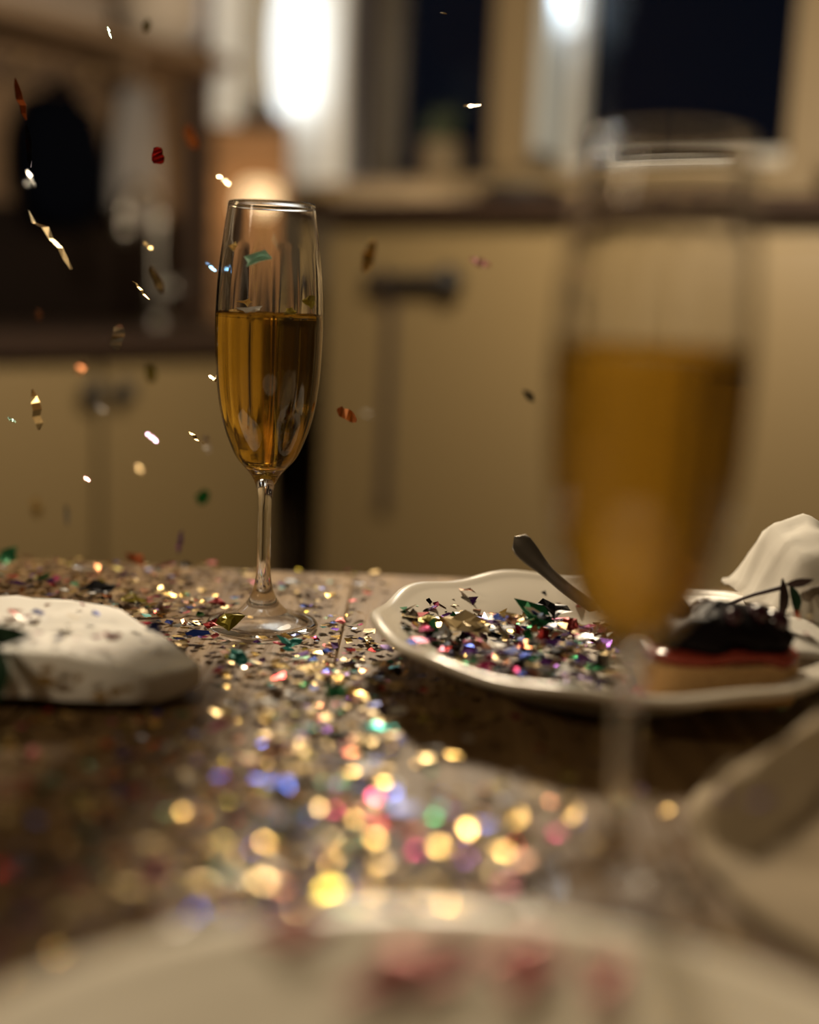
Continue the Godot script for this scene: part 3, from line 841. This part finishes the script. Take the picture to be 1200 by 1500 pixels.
func big_plate() -> void:
	var china := mat("white_china", Color(0.58, 0.53, 0.45), 0.22)
	var c := Vector3(0.0975, TOP, -0.583)
	var t := thing("dinner_plate", "large white plate with wavy rim heaped with confetti beside the sharp flute", "plate", Transform3D(Basis(), c))
	var line := smooth_line([Vector2(0, 0.003), Vector2(0.05, 0.003), Vector2(0.056, 0.0005), Vector2(0.062, 0.0008), Vector2(0.066, 0.004), Vector2(0.085, 0.0125), Vector2(0.105, 0.0205), Vector2(0.1125, 0.0242), Vector2(0.1135, 0.0262), Vector2(0.1115, 0.0276), Vector2(0.103, 0.0245), Vector2(0.084, 0.0165), Vector2(0.07, 0.0095), Vector2(0.055, 0.0068), Vector2(0, 0.0065)], 4)
	part("dish", sheet(func(i: int, j: int) -> Vector3:
		var a := TAU * j / 96.0
		var r: float = maxf(line[i].x, 0.0)
		var k := clampf((r - 0.07) / 0.04, 0, 1)
		var rr := r * (1.0 + 0.012 * k * cos(10 * a + 0.6))
		return Vector3(rr * cos(a), line[i].y + 0.0014 * k * cos(10 * a + 0.6), rr * sin(a)), line.size(), 96, true), china, t)
	# spoon leaning on the far rim
	t = thing("spoon", "dull metal spoon with its handle leaning over the plate's far rim", "spoon")
	var metal := mat("dull_metal", Color(0.2, 0.18, 0.155), 0.4, 0.85)
	var p0 := Vector3(0.058, TOP + 0.0535, -0.662)
	var p1 := Vector3(0.104, TOP + 0.0185, -0.645)
	var p2 := Vector3(0.15, TOP + 0.0115, -0.612)
	var ax := (p1 - p0).normalized()
	var side := ax.cross(Vector3(0.1, 0.42, 0.9)).normalized()
	var nrm := side.cross(ax).normalized()
	part("handle", sheet(func(i: int, j: int) -> Vector3:
		var s := i / 19.0
		var a := TAU * j / 20.0
		var w := 0.0036 + 0.0030 * smoothstep(0.45, 0.1, s) 
		if s < 0.1: w *= sqrt(maxf(0.0, 1.0 - pow(1.0 - s / 0.1, 2.0)))
		var q := p0.lerp(p1, s) - Vector3(0, 0.0035 * sin(PI * s), 0)
		if i == 0 or i == 19: w *= 0.02
		var ridge := 0.0011 * (1.0 + 0.35 * cos(3.0 * a))
		return q + side * w * cos(a) + nrm * ridge * sin(a) * minf(1.0, w / 0.002), 20, 20, true), metal, t)
	var d2 := (p2 - p1).normalized()
	var s2 := d2.cross(Vector3.UP).normalized()
	part("spoon_bowl", sheet(func(i: int, j: int) -> Vector3:
		var s := i / 15.0
		var a := TAU * j / 20.0
		var w := 0.0028 + 0.0125 * pow(sin(PI * clampf((s - 0.15) / 0.85, 0, 1)), 0.7)
		if i == 0 or i == 15: w *= 0.02
		var hollow := -0.004 * sin(PI * clampf((s - 0.15) / 0.85, 0, 1)) * (1.0 - pow(cos(a), 2.0))
		return p1.lerp(p2, s) + s2 * w * cos(a) + Vector3(0, 0.0009 * sin(a) + hollow * (1.0 if absf(cos(a)) < 0.99 else 0.0), 0), 16, 20, true), metal, t)
	# cake
	t = thing("cake_slice", "slice of sponge cake with red jam and dark berry topping on the large plate", "cake", tat(0.143, TOP + 0.0072, -0.535, 0.1))
	var sponge := textured("sponge", noise_tex(0.05, Color(0.42, 0.24, 0.09), Color(0.6, 0.38, 0.16)), Vector3.ONE * 14, 0.9, Vector3.ZERO, bump_tex(0.08), 0.1)
	var tri_plan := [Vector2(-0.036, -0.02), Vector2(0.03, -0.026), Vector2(0.034, 0.016), Vector2(-0.034, 0.019)]
	part("sponge", loft(tri_plan, [[1.0, 0.001], [0.03, 0.001], [0.0, 0.004], [0.0, 0.018], [0.04, 0.0205], [1.0, 0.0207]], 0.002, 2), sponge, t)
	part("jam_layer", loft(tri_plan, [[1.0, 0.02], [0.02, 0.02], [-0.03, 0.0225], [0.03, 0.0255], [1.0, 0.026]], 0.003, 6), mat("red_jam", Color(0.25, 0.035, 0.02), 0.25), t)
	part("dark_topping", loft([Vector2(-0.031, -0.02), Vector2(0.026, -0.024), Vector2(0.029, 0.013), Vector2(-0.027, 0.016)], [[1.0, 0.025], [0.02, 0.025], [-0.06, 0.03], [0.15, 0.036], [0.5, 0.04], [1.0, 0.041]], 0.008, 11), dark_top(), t)
	var r := RandomNumberGenerator.new()
	r.seed = 8
	for i in 11:
		part("berry", blob(Vector3.ONE * r.randf_range(0.004, 0.0062), 0.25, 3.0, i, 1.0, 8, 12), mat("dark_berry", Color(0.03, 0.006, 0.014), 0.22), t, tat(r.randf_range(-0.022, 0.024), r.randf_range(0.034, 0.041), r.randf_range(-0.014, 0.012)))

func dark_top() -> StandardMaterial3D:
	var m := mat("dark_chocolate", Color(0.005, 0.003, 0.004), 0.55)
	m.metallic_specular = 0.25
	return m

func near_plate() -> void:
	var c := Vector3(0.0156, TOP, -0.172)
	var t := thing("near_plate", "very large blurred white plate at the bottom edge nearest the camera", "plate", Transform3D(Basis(), c))
	part("dish", lathe(smooth_line([Vector2(0, 0.003), Vector2(0.07, 0.003), Vector2(0.076, 0.0005), Vector2(0.082, 0.0008), Vector2(0.088, 0.005), Vector2(0.118, 0.0145), Vector2(0.131, 0.018), Vector2(0.1335, 0.0197), Vector2(0.131, 0.0212), Vector2(0.117, 0.0182), Vector2(0.092, 0.0105), Vector2(0.078, 0.0072), Vector2(0, 0.0068)], 4), 96), mat("cream_china", Color(0.78, 0.71, 0.58), 0.3), t)

func napkins() -> void:
	var paper := mat("white_paper", Color(0.8, 0.78, 0.74), 0.85)
	paper.subsurf_scatter_enabled = false
	# folded napkin on the left
	var t := thing("folded_napkin", "thick folded white napkin with gold print at the left edge", "napkin", tat(0, TOP, 0))
	var plan := [Vector2(-0.29, -0.492), Vector2(-0.20, -0.492), Vector2(-0.112, -0.497), Vector2(-0.088, -0.53), Vector2(-0.105, -0.553), Vector2(-0.142, -0.582), Vector2(-0.2, -0.585), Vector2(-0.29, -0.575)]
	part("folds", loft(plan, [[1.0, 0.006], [0.03, 0.006], [0.0, 0.0075], [0.0, 0.014], [0.003, 0.022], [0.014, 0.0262], [0.04, 0.0275], [0.1, 0.0273], [0.4, 0.0262], [1.0, 0.0258]], 0.0022, 9, Vector3(-0.155, -0.085, 0.5)), paper, t)
	var gold := mat("gold_print", Color(0.3, 0.19, 0.05), 0.4, 0.4)
	var r := RandomNumberGenerator.new()
	r.seed = 4
	for g in [[-0.1478, 0.0165, 0.008], [-0.1475, 0.0215, 0.006], [-0.1345, 0.0185, 0.005], [-0.125, 0.0105, 0.007], [-0.1195, 0.013, 0.006], [-0.114, 0.0145, 0.005], [-0.126, 0.0115, 0.004]]:
		var st := st_new()
		add_scrap(st, scrap(r), Transform3D(Basis().scaled(Vector3(g[2], g[2] * 0.1, g[2])), Vector3.ZERO))
		part("gold_print", done(st), gold, t, Transform3D(Basis(Vector3.RIGHT, PI / 2 + 0.05), Vector3(g[0], g[1], -0.4905)))
	# holly leaf over the napkin's left side
	t = thing("holly_sprig", "dark green spiky leaf hanging over the white napkin at far left", "leaf", tat(-0.172, TOP + 0.029, -0.492))
	var green := mat("dark_green_leaf", Color(0.012, 0.045, 0.022), 0.35)
	for k in [[Vector3(-0.02, 0.004, -0.025), Vector3(0.004, 0.001, 0.003), 0.008], [Vector3(0.002, 0.002, 0.0), Vector3(0.006, -0.021, 0.009), 0.006], [Vector3(-0.012, 0.003, -0.008), Vector3(0.016, 0.005, -0.006), 0.005], [Vector3(-0.01, 0.0, 0.0), Vector3(-0.004, -0.016, 0.009), 0.006]]:
		part("leaf_lobe", leaf_mesh(k[0], k[1], k[2]), green, t)
	# crumpled cloth at the right, close to the camera
	var nz := FastNoiseLite.new()
	nz.seed = 12
	nz.frequency = 11.0
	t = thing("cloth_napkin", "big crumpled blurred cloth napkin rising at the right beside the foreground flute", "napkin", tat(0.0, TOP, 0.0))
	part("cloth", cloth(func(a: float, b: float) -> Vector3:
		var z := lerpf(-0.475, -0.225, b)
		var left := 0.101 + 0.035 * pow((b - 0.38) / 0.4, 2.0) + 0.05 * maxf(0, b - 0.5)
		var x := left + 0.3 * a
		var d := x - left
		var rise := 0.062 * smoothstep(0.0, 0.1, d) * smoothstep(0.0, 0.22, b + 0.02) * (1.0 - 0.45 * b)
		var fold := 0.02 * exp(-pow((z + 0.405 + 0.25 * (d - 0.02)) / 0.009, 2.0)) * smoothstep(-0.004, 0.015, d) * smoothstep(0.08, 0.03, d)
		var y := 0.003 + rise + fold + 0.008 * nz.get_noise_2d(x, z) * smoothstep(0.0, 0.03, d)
		return Vector3(x + 0.004 * nz.get_noise_2d(z, x + 3), maxf(y, 0.0025), z), 44, 40), mat("dimmed_cloth", Color(0.32, 0.25, 0.16), 0.9), t)  # white cloth darkened to beige, the dimness is in its colour
	# crumpled white napkin behind the cake
	t = thing("crumpled_napkin", "crumpled white paper napkin arching up behind the cake at the right edge", "napkin", tat(0.0, TOP, 0.0))
	var nz2 := FastNoiseLite.new()
	nz2.seed = 31
	nz2.frequency = 18.0
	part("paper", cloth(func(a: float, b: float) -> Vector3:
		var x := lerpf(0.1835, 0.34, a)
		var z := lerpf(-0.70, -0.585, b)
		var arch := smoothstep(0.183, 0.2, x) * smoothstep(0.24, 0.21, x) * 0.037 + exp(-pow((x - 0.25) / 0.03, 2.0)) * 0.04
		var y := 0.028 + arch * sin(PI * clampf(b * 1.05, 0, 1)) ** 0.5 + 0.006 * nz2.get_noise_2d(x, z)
		return Vector3(x + 0.004 * nz2.get_noise_2d(x + 5, z), y, z), 44, 30), mat("shaded_paper", Color(0.55, 0.52, 0.46), 0.85), t)  # white paper darkened in colour because this napkin stands in shade
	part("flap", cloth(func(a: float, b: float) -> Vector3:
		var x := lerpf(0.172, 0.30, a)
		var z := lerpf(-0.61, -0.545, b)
		return Vector3(x, 0.0315 - 0.004 * b + 0.004 * nz2.get_noise_2d(x * 1.4, z) - 0.03 * maxf(0.0, a - 0.3) * 0.3, z), 24, 16), mats["shaded_paper"], t)
	# dry sprig leaning on it
	var twig := mat("dark_twig", Color(0.03, 0.012, 0.012), 0.6)
	t = thing("dry_sprig", "thin dark dry sprig with pointed leaves leaning on the crumpled napkin", "sprig")
	part("stem", tube([Vector3(0.158, TOP + 0.035, -0.598), Vector3(0.172, TOP + 0.043, -0.592), Vector3(0.185, TOP + 0.049, -0.586)], [0.0007, 0.001, 0.0013], 8), twig, t)
	part("leaf", leaf_mesh(Vector3(0.183, TOP + 0.053, -0.586), Vector3(0.182, TOP + 0.033, -0.58), 0.0028), twig, t)
	part("leaf", leaf_mesh(Vector3(0.185, TOP + 0.05, -0.586), Vector3(0.197, TOP + 0.054, -0.582), 0.0022), twig, t)
	part("leaf", leaf_mesh(Vector3(0.187, TOP + 0.05, -0.586), Vector3(0.189, TOP + 0.036, -0.578), 0.003), mat("dark_green_leaf", Color(0.012, 0.045, 0.022), 0.35), t)
	t = thing("snapped_twig", "short snapped grey twig lying on the crumpled napkin at right edge", "twig")
	part("bark", tube([Vector3(0.194, TOP + 0.045, -0.582), Vector3(0.197, TOP + 0.0475, -0.584), Vector3(0.204, TOP + 0.049, -0.586), Vector3(0.22, TOP + 0.051, -0.588)], [0.0032, 0.0026, 0.0022, 0.002], 10), mat("grey_bark", Color(0.12, 0.09, 0.06), 0.8), t)
	part("needle", tube([Vector3(0.2, TOP + 0.048, -0.584), Vector3(0.206, TOP + 0.038, -0.576)], [0.0005], 6), twig, t)

# height of what lies under a flake at (x, z), and whether anything may lie there
func on_table(x: float, z: float) -> bool:
	if Vector2(x - 0.0975, z + 0.583).length() < 0.068: return false
	if Vector2(x - 0.0156, z + 0.172).length() < 0.094: return false
	if Vector2(x + 0.0777, z + 0.6502).length() < 0.0325 or Vector2(x - 0.0665, z + 0.349).length() < 0.0325: return false
	if x < -0.09 and z > -0.585 and z < -0.497: return false
	if x > 0.1 and z > -0.47 : return false
	return true

func thick(x: float, z: float) -> float:      # how thickly the table is strewn there
	var d := 0.14
	d += 0.9 * exp(-pow((x + 0.02 + 0.25 * (z + 0.45)) / 0.075, 2.0)) * smoothstep(-0.66, -0.58, z) * smoothstep(-0.27, -0.34, z)
	d += 0.55 * exp(-pow((x + 0.2) / 0.09, 2.0)) * smoothstep(-0.62, -0.68, z)
	d += 0.1 * exp(-pow((x + 0.14) / 0.07, 2.0)) * smoothstep(-0.5, -0.44, z)
	d += 0.5 * exp(-pow(Vector2(x + 0.1, z + 0.63).length() / 0.07, 2.0))
	d += 0.35 * exp(-pow((x - 0.06) / 0.05, 2.0)) * smoothstep(-0.43, -0.37, z)
	if x > -0.03 and z < -0.7: d *= 0.5
	if x > 0.0 and z < -0.43: d *= 0.25
	return d

const ORDER := ["first", "second", "third", "fourth", "fifth", "sixth", "seventh", "eighth", "ninth", "tenth", "eleventh", "twelfth", "thirteenth", "fourteenth", "fifteenth", "sixteenth", "seventeenth", "eighteenth", "nineteenth", "twentieth", "twenty-first", "twenty-second", "twenty-third", "twenty-fourth", "twenty-fifth", "twenty-sixth", "twenty-seventh", "twenty-eighth", "twenty-ninth", "thirtieth"]

func confetti() -> void:
	var r := RandomNumberGenerator.new()
	r.seed = 77
	var all: Array = []        # [place, size, tint, zone, nearness]
	var put := func(p: Vector3, s: float, c: String, zone: String, tilt: float) -> void:
		all.append([Transform3D(scatter_basis(r, tilt).scaled(Vector3.ONE * s), p), c, zone, s / p.distance_to(eye), r.randf() < 0.28])
	var n := 0
	while n < 2800:
		var x := r.randf_range(-0.42, 0.33)
		var z := r.randf_range(-0.785, -0.27)
		if absf(x) > 0.06 - z * 0.42 or not on_table(x, z) or r.randf() > thick(x, z): continue
		n += 1
		var s := r.randf_range(0.003, 0.0082)
		if r.randf() < 0.08: s *= 1.6
		var zone := "in the middle of the table"
		if z < -0.60: zone = "beyond the white napkin" if x < -0.115 else "beside the sharp flute's foot" if x < -0.03 else "behind the large plate"
		elif x > 0.02: zone = "in front of the large plate"
		elif z > -0.5 and x < -0.075: zone = "in front of the white napkin"
		put.call(Vector3(x, TOP + s * 0.28 + r.randf() * 0.0025, z), s, MIX[r.randi() % MIX.size()], zone, 0.22)
	# the heap on the large plate
	for i in 1050:
		var a := r.randf_range(0, TAU)
		var q := 0.092 * sqrt(r.randf())
		var x := 0.0975 + q * cos(a) - 0.012
		var z := -0.583 + q * sin(a)
		if x > 0.108 and z > -0.56 and x < 0.178 and z < -0.51: continue
		if x > 0.13 and r.randf() < 0.4: continue
		var q2 := Vector2(x - 0.0975, z + 0.583).length()
		if z < -0.645 and r.randf() < 0.75: continue
		var h := 0.008 + 0.012 * smoothstep(0.07, 0.105, q2) + 0.02 * r.randf() * exp(-pow(Vector2(x - 0.065, z + 0.585).length() / 0.045, 2.0)) + 0.002
		put.call(Vector3(x, TOP + h, z), r.randf_range(0.005, 0.0135), ["gold", "champagne", "silver", "black", "blue", "black", "copper", "red", "gold", "purple", "green", "magenta", "silver"][r.randi() % 13], "heaped on the large plate", 0.45)
	# on the cake, and along the napkin behind it
	for i in 70:
		put.call(Vector3(r.randf_range(0.112, 0.2), TOP + r.randf_range(0.036, 0.045), r.randf_range(-0.575, -0.535)) if i > 28 else Vector3(r.randf_range(0.112, 0.14), TOP + r.randf_range(0.04, 0.048), r.randf_range(-0.55, -0.525)), r.randf_range(0.003, 0.007), ["silver", "gold", "black", "purple", "champagne", "red", "copper", "black"][r.randi() % 8], "on and behind the dark cake", 0.6)
	# on the white napkin
	for i in 26:
		put.call(Vector3(r.randf_range(-0.185, -0.098), TOP + 0.0285 + r.randf() * 0.001, r.randf_range(-0.572, -0.508)), r.randf_range(0.0035, 0.009), ["red", "magenta", "gold", "silver", "copper", "purple", "champagne", "blue"][r.randi() % 8], "on top of the white napkin", 0.25)
		all[-1][4] = true
	all.sort_custom(func(p, q): return p[3] > q[3])
	for i in 10: flake_shapes.append(scrap(r))
	var meshes: Array = []
	for s in flake_shapes:
		var st := st_new()
		add_scrap(st, s, Transform3D())
		meshes.append(done(st))
	var singles := 225
	var kins := {}
	for i in singles:
		var f: Array = all[i]
		var o := MeshInstance3D.new()
		o.name = numbered("foil_flake")
		o.mesh = meshes[i % 10]
		o.material_override = satin(f[1]) if f[4] else foil(f[1])
		o.transform = f[0]
		add_child(o)
		var kin := "%s foil flakes %s" % [f[1], f[2]]
		if not kins.has(kin): kins[kin] = []
		kins[kin].append(o)
	for kin in kins:
		var row: Array = kins[kin]
		row.sort_custom(func(p, q): return p.position.x / -p.position.z < q.position.x / -q.position.z)
		for i in row.size():
			tag(row[i], ("only larger one of the " if row.size() == 1 else ORDER[mini(i, ORDER.size() - 1)] + " from left of the larger ") + kin, "confetti", "larger " + kin)
	var both := ArrayMesh.new()
	for k in 2:
		var st := st_new()
		for i in range(singles, all.size()):
			var f: Array = all[i]
			if f[4] != (k == 1): continue
			st.set_color(TINT[f[1]])
			add_scrap(st, flake_shapes[i % 10], f[0])
		st.generate_normals()
		st.commit(both)
		var m := mat("satin_mixed", Color(0.42, 0.42, 0.42), 0.4, 0.5) if k else mat("foil_mixed", Color(0.9, 0.9, 0.9), 0.14, 0.95)
		m.vertex_color_use_as_albedo = true
		both.surface_set_material(k, m)
	var o2 := MeshInstance3D.new()
	o2.name = "confetti"
	o2.mesh = both
	add_child(o2)
	tag(o2, "fine shredded foil confetti of many colours strewn over table and plates", "confetti", "", "stuff")
	# a few that stand out
	r.seed = 9
	var big := [[Vector3(0.0655, TOP + 0.026, -0.602), 0.021, "green", 0.9, "large bent green foil scrap standing up on the large plate"],
		[Vector3(0.083, TOP + 0.022, -0.598), 0.012, "red", 0.7, "bright red crumpled foil scrap beside the green one on the plate"],
		[Vector3(0.076, TOP + 0.025, -0.618), 0.018, "black", 0.6, "crumpled black foil scrap behind the red one on the plate"],
		[Vector3(0.03, TOP + 0.022, -0.595), 0.028, "champagne", 0.35, "large pale translucent foil scrap lying on the plate's confetti heap"],
		[Vector3(0.012, TOP + 0.02, -0.60), 0.011, "olive", 0.5, "yellow foil scrap at the left inside of the large plate"],
		[Vector3(0.0335, TOP + 0.0245, -0.655), 0.009, "copper", 0.2, "small copper foil triangle on the plate's far rim"],
		[Vector3(-0.0925, TOP + 0.009, -0.626), 0.016, "olive", 0.6, "yellow foil scrap leaning on the foot of the sharp flute"],
		[Vector3(-0.102, TOP + 0.006, -0.63), 0.011, "red", 0.4, "dark red foil scrap on the left edge of the sharp flute's foot"],
		[Vector3(-0.106, TOP + 0.006, -0.675), 0.014, "red", 0.6, "red curled foil scrap behind the sharp flute's foot at left"],
		[Vector3(-0.026, TOP + 0.012, -0.505), 0.013, "green", 1.2, "upright green foil scrap in the shade left of the large plate"],
		[Vector3(-0.078, TOP + 0.008, -0.565), 0.013, "teal", 0.6, "teal foil scrap lying in front of the sharp flute"],
		[Vector3(-0.058, TOP + 0.004, -0.605), 0.013, "teal", 0.2, "flat teal foil strip just in front of the sharp flute's foot"],
		[Vector3(-0.173, TOP + 0.008, -0.77), 0.014, "orange", 1.2, "orange and dark foil tip standing at the table's far left edge"],
		[Vector3(-0.255, TOP + 0.006, -0.765), 0.018, "green", 0.5, "dark green foil scrap at the far left corner of the table"],
		[Vector3(-0.18, TOP + 0.005, -0.70), 0.02, "black", 0.5, "crumpled black foil scrap behind the white napkin"],
		[Vector3(-0.155, TOP + 0.004, -0.685), 0.02, "olive", 0.15, "flat olive foil scrap behind the white napkin"],
		[Vector3(-0.128, TOP + 0.0275, -0.522), 0.009, "red", 0.2, "deep red foil flake in the middle of the white napkin"],
		[Vector3(-0.112, TOP + 0.029, -0.535), 0.010, "blue", 0.4, "royal blue foil flake on the white napkin's right side"],
		[Vector3(-0.062, TOP + 0.005, -0.325), 0.012, "purple", 0.3, "large purple foil scrap in front, left of the near plate"],
		[Vector3(-0.072, TOP + 0.005, -0.345), 0.010, "magenta", 0.3, "bright magenta foil scrap in the left foreground"],
		[Vector3(0.0, TOP + 0.005, -0.335), 0.010, "magenta", 0.4, "pink magenta foil scrap in the middle foreground"],
		[Vector3(-0.024, TOP + 0.0222, -0.288), 0.02, "dull red", 0.28, "leftmost dull red foil scrap on the near plate"],
		[Vector3(0.008, TOP + 0.0185, -0.278), 0.032, "dull red", 0.28, "second and largest dull red foil scrap from the left on the near plate"],
		[Vector3(0.034, TOP + 0.0192, -0.28), 0.022, "dull red", 0.28, "third dull red foil scrap from the left on the near plate"],
		[Vector3(0.052, TOP + 0.0192, -0.275), 0.024, "dull red", 0.28, "rightmost dull red foil scrap on the near plate"],
		[Vector3(0.003, TOP + 0.022, -0.302), 0.007, "olive", 1.2, "olive foil scrap standing on the near plate's far rim"],
		[Vector3(0.112, TOP + 0.034, -0.355), 0.006, "purple", 0.5, "small plum foil dot low on the cloth napkin"],
		[Vector3(0.105, TOP + 0.026, -0.375), 0.006, "purple", 0.5, "small plum foil dot beside the fold of the cloth napkin"],
		[Vector3(0.13, TOP + 0.049, -0.37), 0.007, "gold", 0.5, "lower gold foil flake on the cloth napkin"],
		[Vector3(0.138, TOP + 0.053, -0.38), 0.007, "gold", 0.5, "upper gold foil flake on the cloth napkin"]]
	var paper := {}
	for b in big:
		var o := MeshInstance3D.new()
		o.name = numbered("foil_scrap")
		var s2 := st_new()
		add_crumple(s2, r, Transform3D(Basis().scaled(Vector3(b[1], b[1] * (0.3 if b[2] == "dull red" else 1.0), b[1])), Vector3.ZERO))
		o.mesh = done(s2)
		var c: String = b[2]
		o.material_override = satin(c)
		o.transform = Transform3D(Basis(Vector3.RIGHT, float(b[3])) * Basis(Vector3.UP, r.randf_range(-0.6, 0.6)), b[0])
		add_child(o)
		tag(o, b[4], "confetti")

func airborne() -> void:
	var r := RandomNumberGenerator.new()
	r.seed = 5
	# place, length, slimness, tint, lean, label
	var list := [
		[-0.1661, 1.0582, -0.6676, 0.0070, 2.0, "mint", 10, "cool", "bright mint green flake falling near the top left"],
		[-0.1895, 1.1018, -0.8627, 0.0100, 2.0, "olive", 15, "none", "dull olive flake falling before the pale bowls"],
		[-0.2044, 1.0198, -0.6422, 0.0220, 6.0, "orange", -8, "none", "long thin orange streamer falling at the upper left edge"],
		[-0.2075, 0.9992, -0.6648, 0.0220, 7.0, "black", -5, "none", "long thin black streamer below the orange one at left"],
		[-0.1891, 0.9784, -0.6094, 0.0090, 2.5, "silver", -20, "cool", "small silver flake glinting before the black bag"],
		[-0.1866, 0.9513, -0.6327, 0.0360, 5.0, "champagne", -18, "warm", "long twisted champagne gold curl falling at the left"],
		[-0.1472, 1.0013, -0.7011, 0.0100, 1.3, "red", -20, "none", "dark red square flake falling above the tap"],
		[-0.1620, 1.0333, -0.8791, 0.0180, 1.8, "copper", -10, "none", "blurred copper rectangle falling beside the dark post"],
		[-0.1154, 0.9923, -0.7282, 0.0110, 1.4, "champagne", -30, "warm", "pale gold flake falling just up left of the sharp flute"],
		[-0.1187, 0.9428, -0.7100, 0.0080, 1.8, "bright blue", 5, "cool", "bright blue flake falling left of the sharp flute"],
		[-0.0228, 0.9470, -0.5492, 0.0160, 3.0, "gold", 10, "none", "blurred gold strip falling right of the sharp flute's rim"],
		[0.0265, 0.9465, -0.5591, 0.0100, 2.5, "pink", -70, "none", "pinkish sliver falling right of the black bar handle"],
		[0.0250, 1.0365, -0.7115, 0.0100, 1.3, "champagne", -35, "warm", "bright champagne flake falling before the left window"],
		[-0.0369, 0.8649, -0.6760, 0.0130, 1.8, "copper", -75, "none", "curled brown copper flake falling right of the flute bowl"],
		[-0.0364, 0.8415, -0.9453, 0.0080, 1.2, "silver", 0, "cool", "pale blurred silver flake beside the curled copper one"],
		[0.0737, 0.8711, -0.7945, 0.0100, 2.0, "black", -50, "none", "small dark sliver falling left of the foreground flute"],
		[-0.1557, 0.8418, -0.7285, 0.0100, 2.4, "lilac", -10, "cool", "lilac flake glinting in front of the sink cupboard"],
		[-0.1145, 0.8520, -0.6454, 0.0120, 4.0, "champagne", 0, "warm", "upright pale gold strip falling left of the flute bowl"],
		[-0.1318, 0.8324, -0.7831, 0.0120, 2.2, "silver", -5, "none", "grey silver strip beside the upright pale gold one"],
		[-0.1414, 0.7904, -0.8266, 0.0110, 1.2, "green", 30, "none", "olive green square flake falling left of the flute stem"],
		[-0.1458, 0.7704, -0.7704, 0.0150, 4.5, "purple", 0, "none", "thin purple strip falling close above the table"],
		[-0.2110, 0.8595, -0.6849, 0.0230, 4.0, "champagne", -12, "none", "long pale gold sliver falling before the left cupboard door"],
		[-0.2047, 0.8599, -0.6236, 0.0050, 1.6, "mint", 60, "cool", "tiny mint flake at the far left above the table"],
		[-0.1889, 0.8688, -0.8779, 0.0130, 1.6, "olive", 0, "none", "faint olive flake falling under the worktop edge"],
		[-0.1827, 0.8081, -0.8213, 0.0090, 1.5, "champagne", 10, "warm", "small champagne flake low before the sink cupboard"],
		[-0.1355, 0.8720, -0.8879, 0.0050, 1.1, "gold", 0, "warm", "tiny gold flake close left of the flute's wine"],
		[-0.1063, 0.8834, -0.6498, 0.0080, 1.5, "champagne", 10, "warm", "crumpled champagne flake touching the left outline of the flute"],
		[-0.1691, 0.9013, -0.6993, 0.0150, 1.8, "silver", 5, "none", "clear silver rectangle falling across the sink worktop edge"],
		[-0.1593, 0.9534, -0.7325, 0.0070, 1.4, "gold", -20, "warm", "small gold pair of flakes before the tap neck"],
		[-0.1605, 0.9342, -0.7633, 0.0180, 3.5, "champagne", -20, "none", "slim champagne strip falling along the tap"],
		[-0.1435, 0.9278, -0.6442, 0.0140, 7.0, "gold", 0, "warm", "needle thin gold strip left of the tap"],
		[-0.2480, 0.9084, -0.8127, 0.0080, 2.0, "copper", 0, "none", "faint copper flake above the left worktop"],
		[-0.2355, 0.8712, -0.8667, 0.0090, 1.8, "copper", 20, "none", "faint copper flake above the left cupboard knobs"],
		[-0.1832, 0.8209, -0.6879, 0.0050, 1.6, "pink", -30, "warm", "tiny pink flake before the cupboard door joint"],
		[-0.2901, 0.7563, -0.9413, 0.0160, 2.0, "gold", 0, "none", "soft gold flake low at the left above the table"],
		[-0.2280, 0.7776, -0.8047, 0.0160, 5.0, "silver", -10, "none", "thin grey strip low at the left above the table"],
		[0.0067, 1.0826, -0.7034, 0.0050, 1.5, "gold", 0, "warm", "tiny gold flake at the top before the left window"],
		[-0.2343, 0.8396, -0.9163, 0.0080, 1.1, "silver", 0, "cool", "round white glint of a silver flake between the knobs"],
		[-0.2685, 0.9956, -0.8564, 0.0050, 1.2, "silver", 0, "cool", "tiny silver flake before the black bag's left side"],
	]
	for a in list:
		var p := Vector3(a[0], a[1], a[2])
		var o := MeshInstance3D.new()
		o.name = numbered("falling_flake")
		o.mesh = shred(r, a[4])
		o.material_override = foil(a[5])
		# turned half-way between the lamp and the lens where it glints, else tumbling
		var glint: String = a[7]
		var n := (eye - p).normalized()
		if glint == "warm": n = ((lamp_at - p).normalized() + n).normalized()
		elif glint == "cool": n = (((tube_at if a[5] == "silver" else lamp_at) - p).normalized() + n).normalized()
		else: n = (n + Vector3(r.randf_range(-0.6, 0.6), r.randf_range(-0.6, 0.6), 0)).normalized()
		var lean: float = deg_to_rad(a[6])
		var x := (Vector3(sin(lean), cos(lean), 0.0))
		x = (x - n * x.dot(n)).normalized()
		o.transform = Transform3D(Basis(x, n, x.cross(n)).scaled_local(Vector3.ONE * float(a[3])), p)
		add_child(o)
		tag(o, a[8], "confetti")
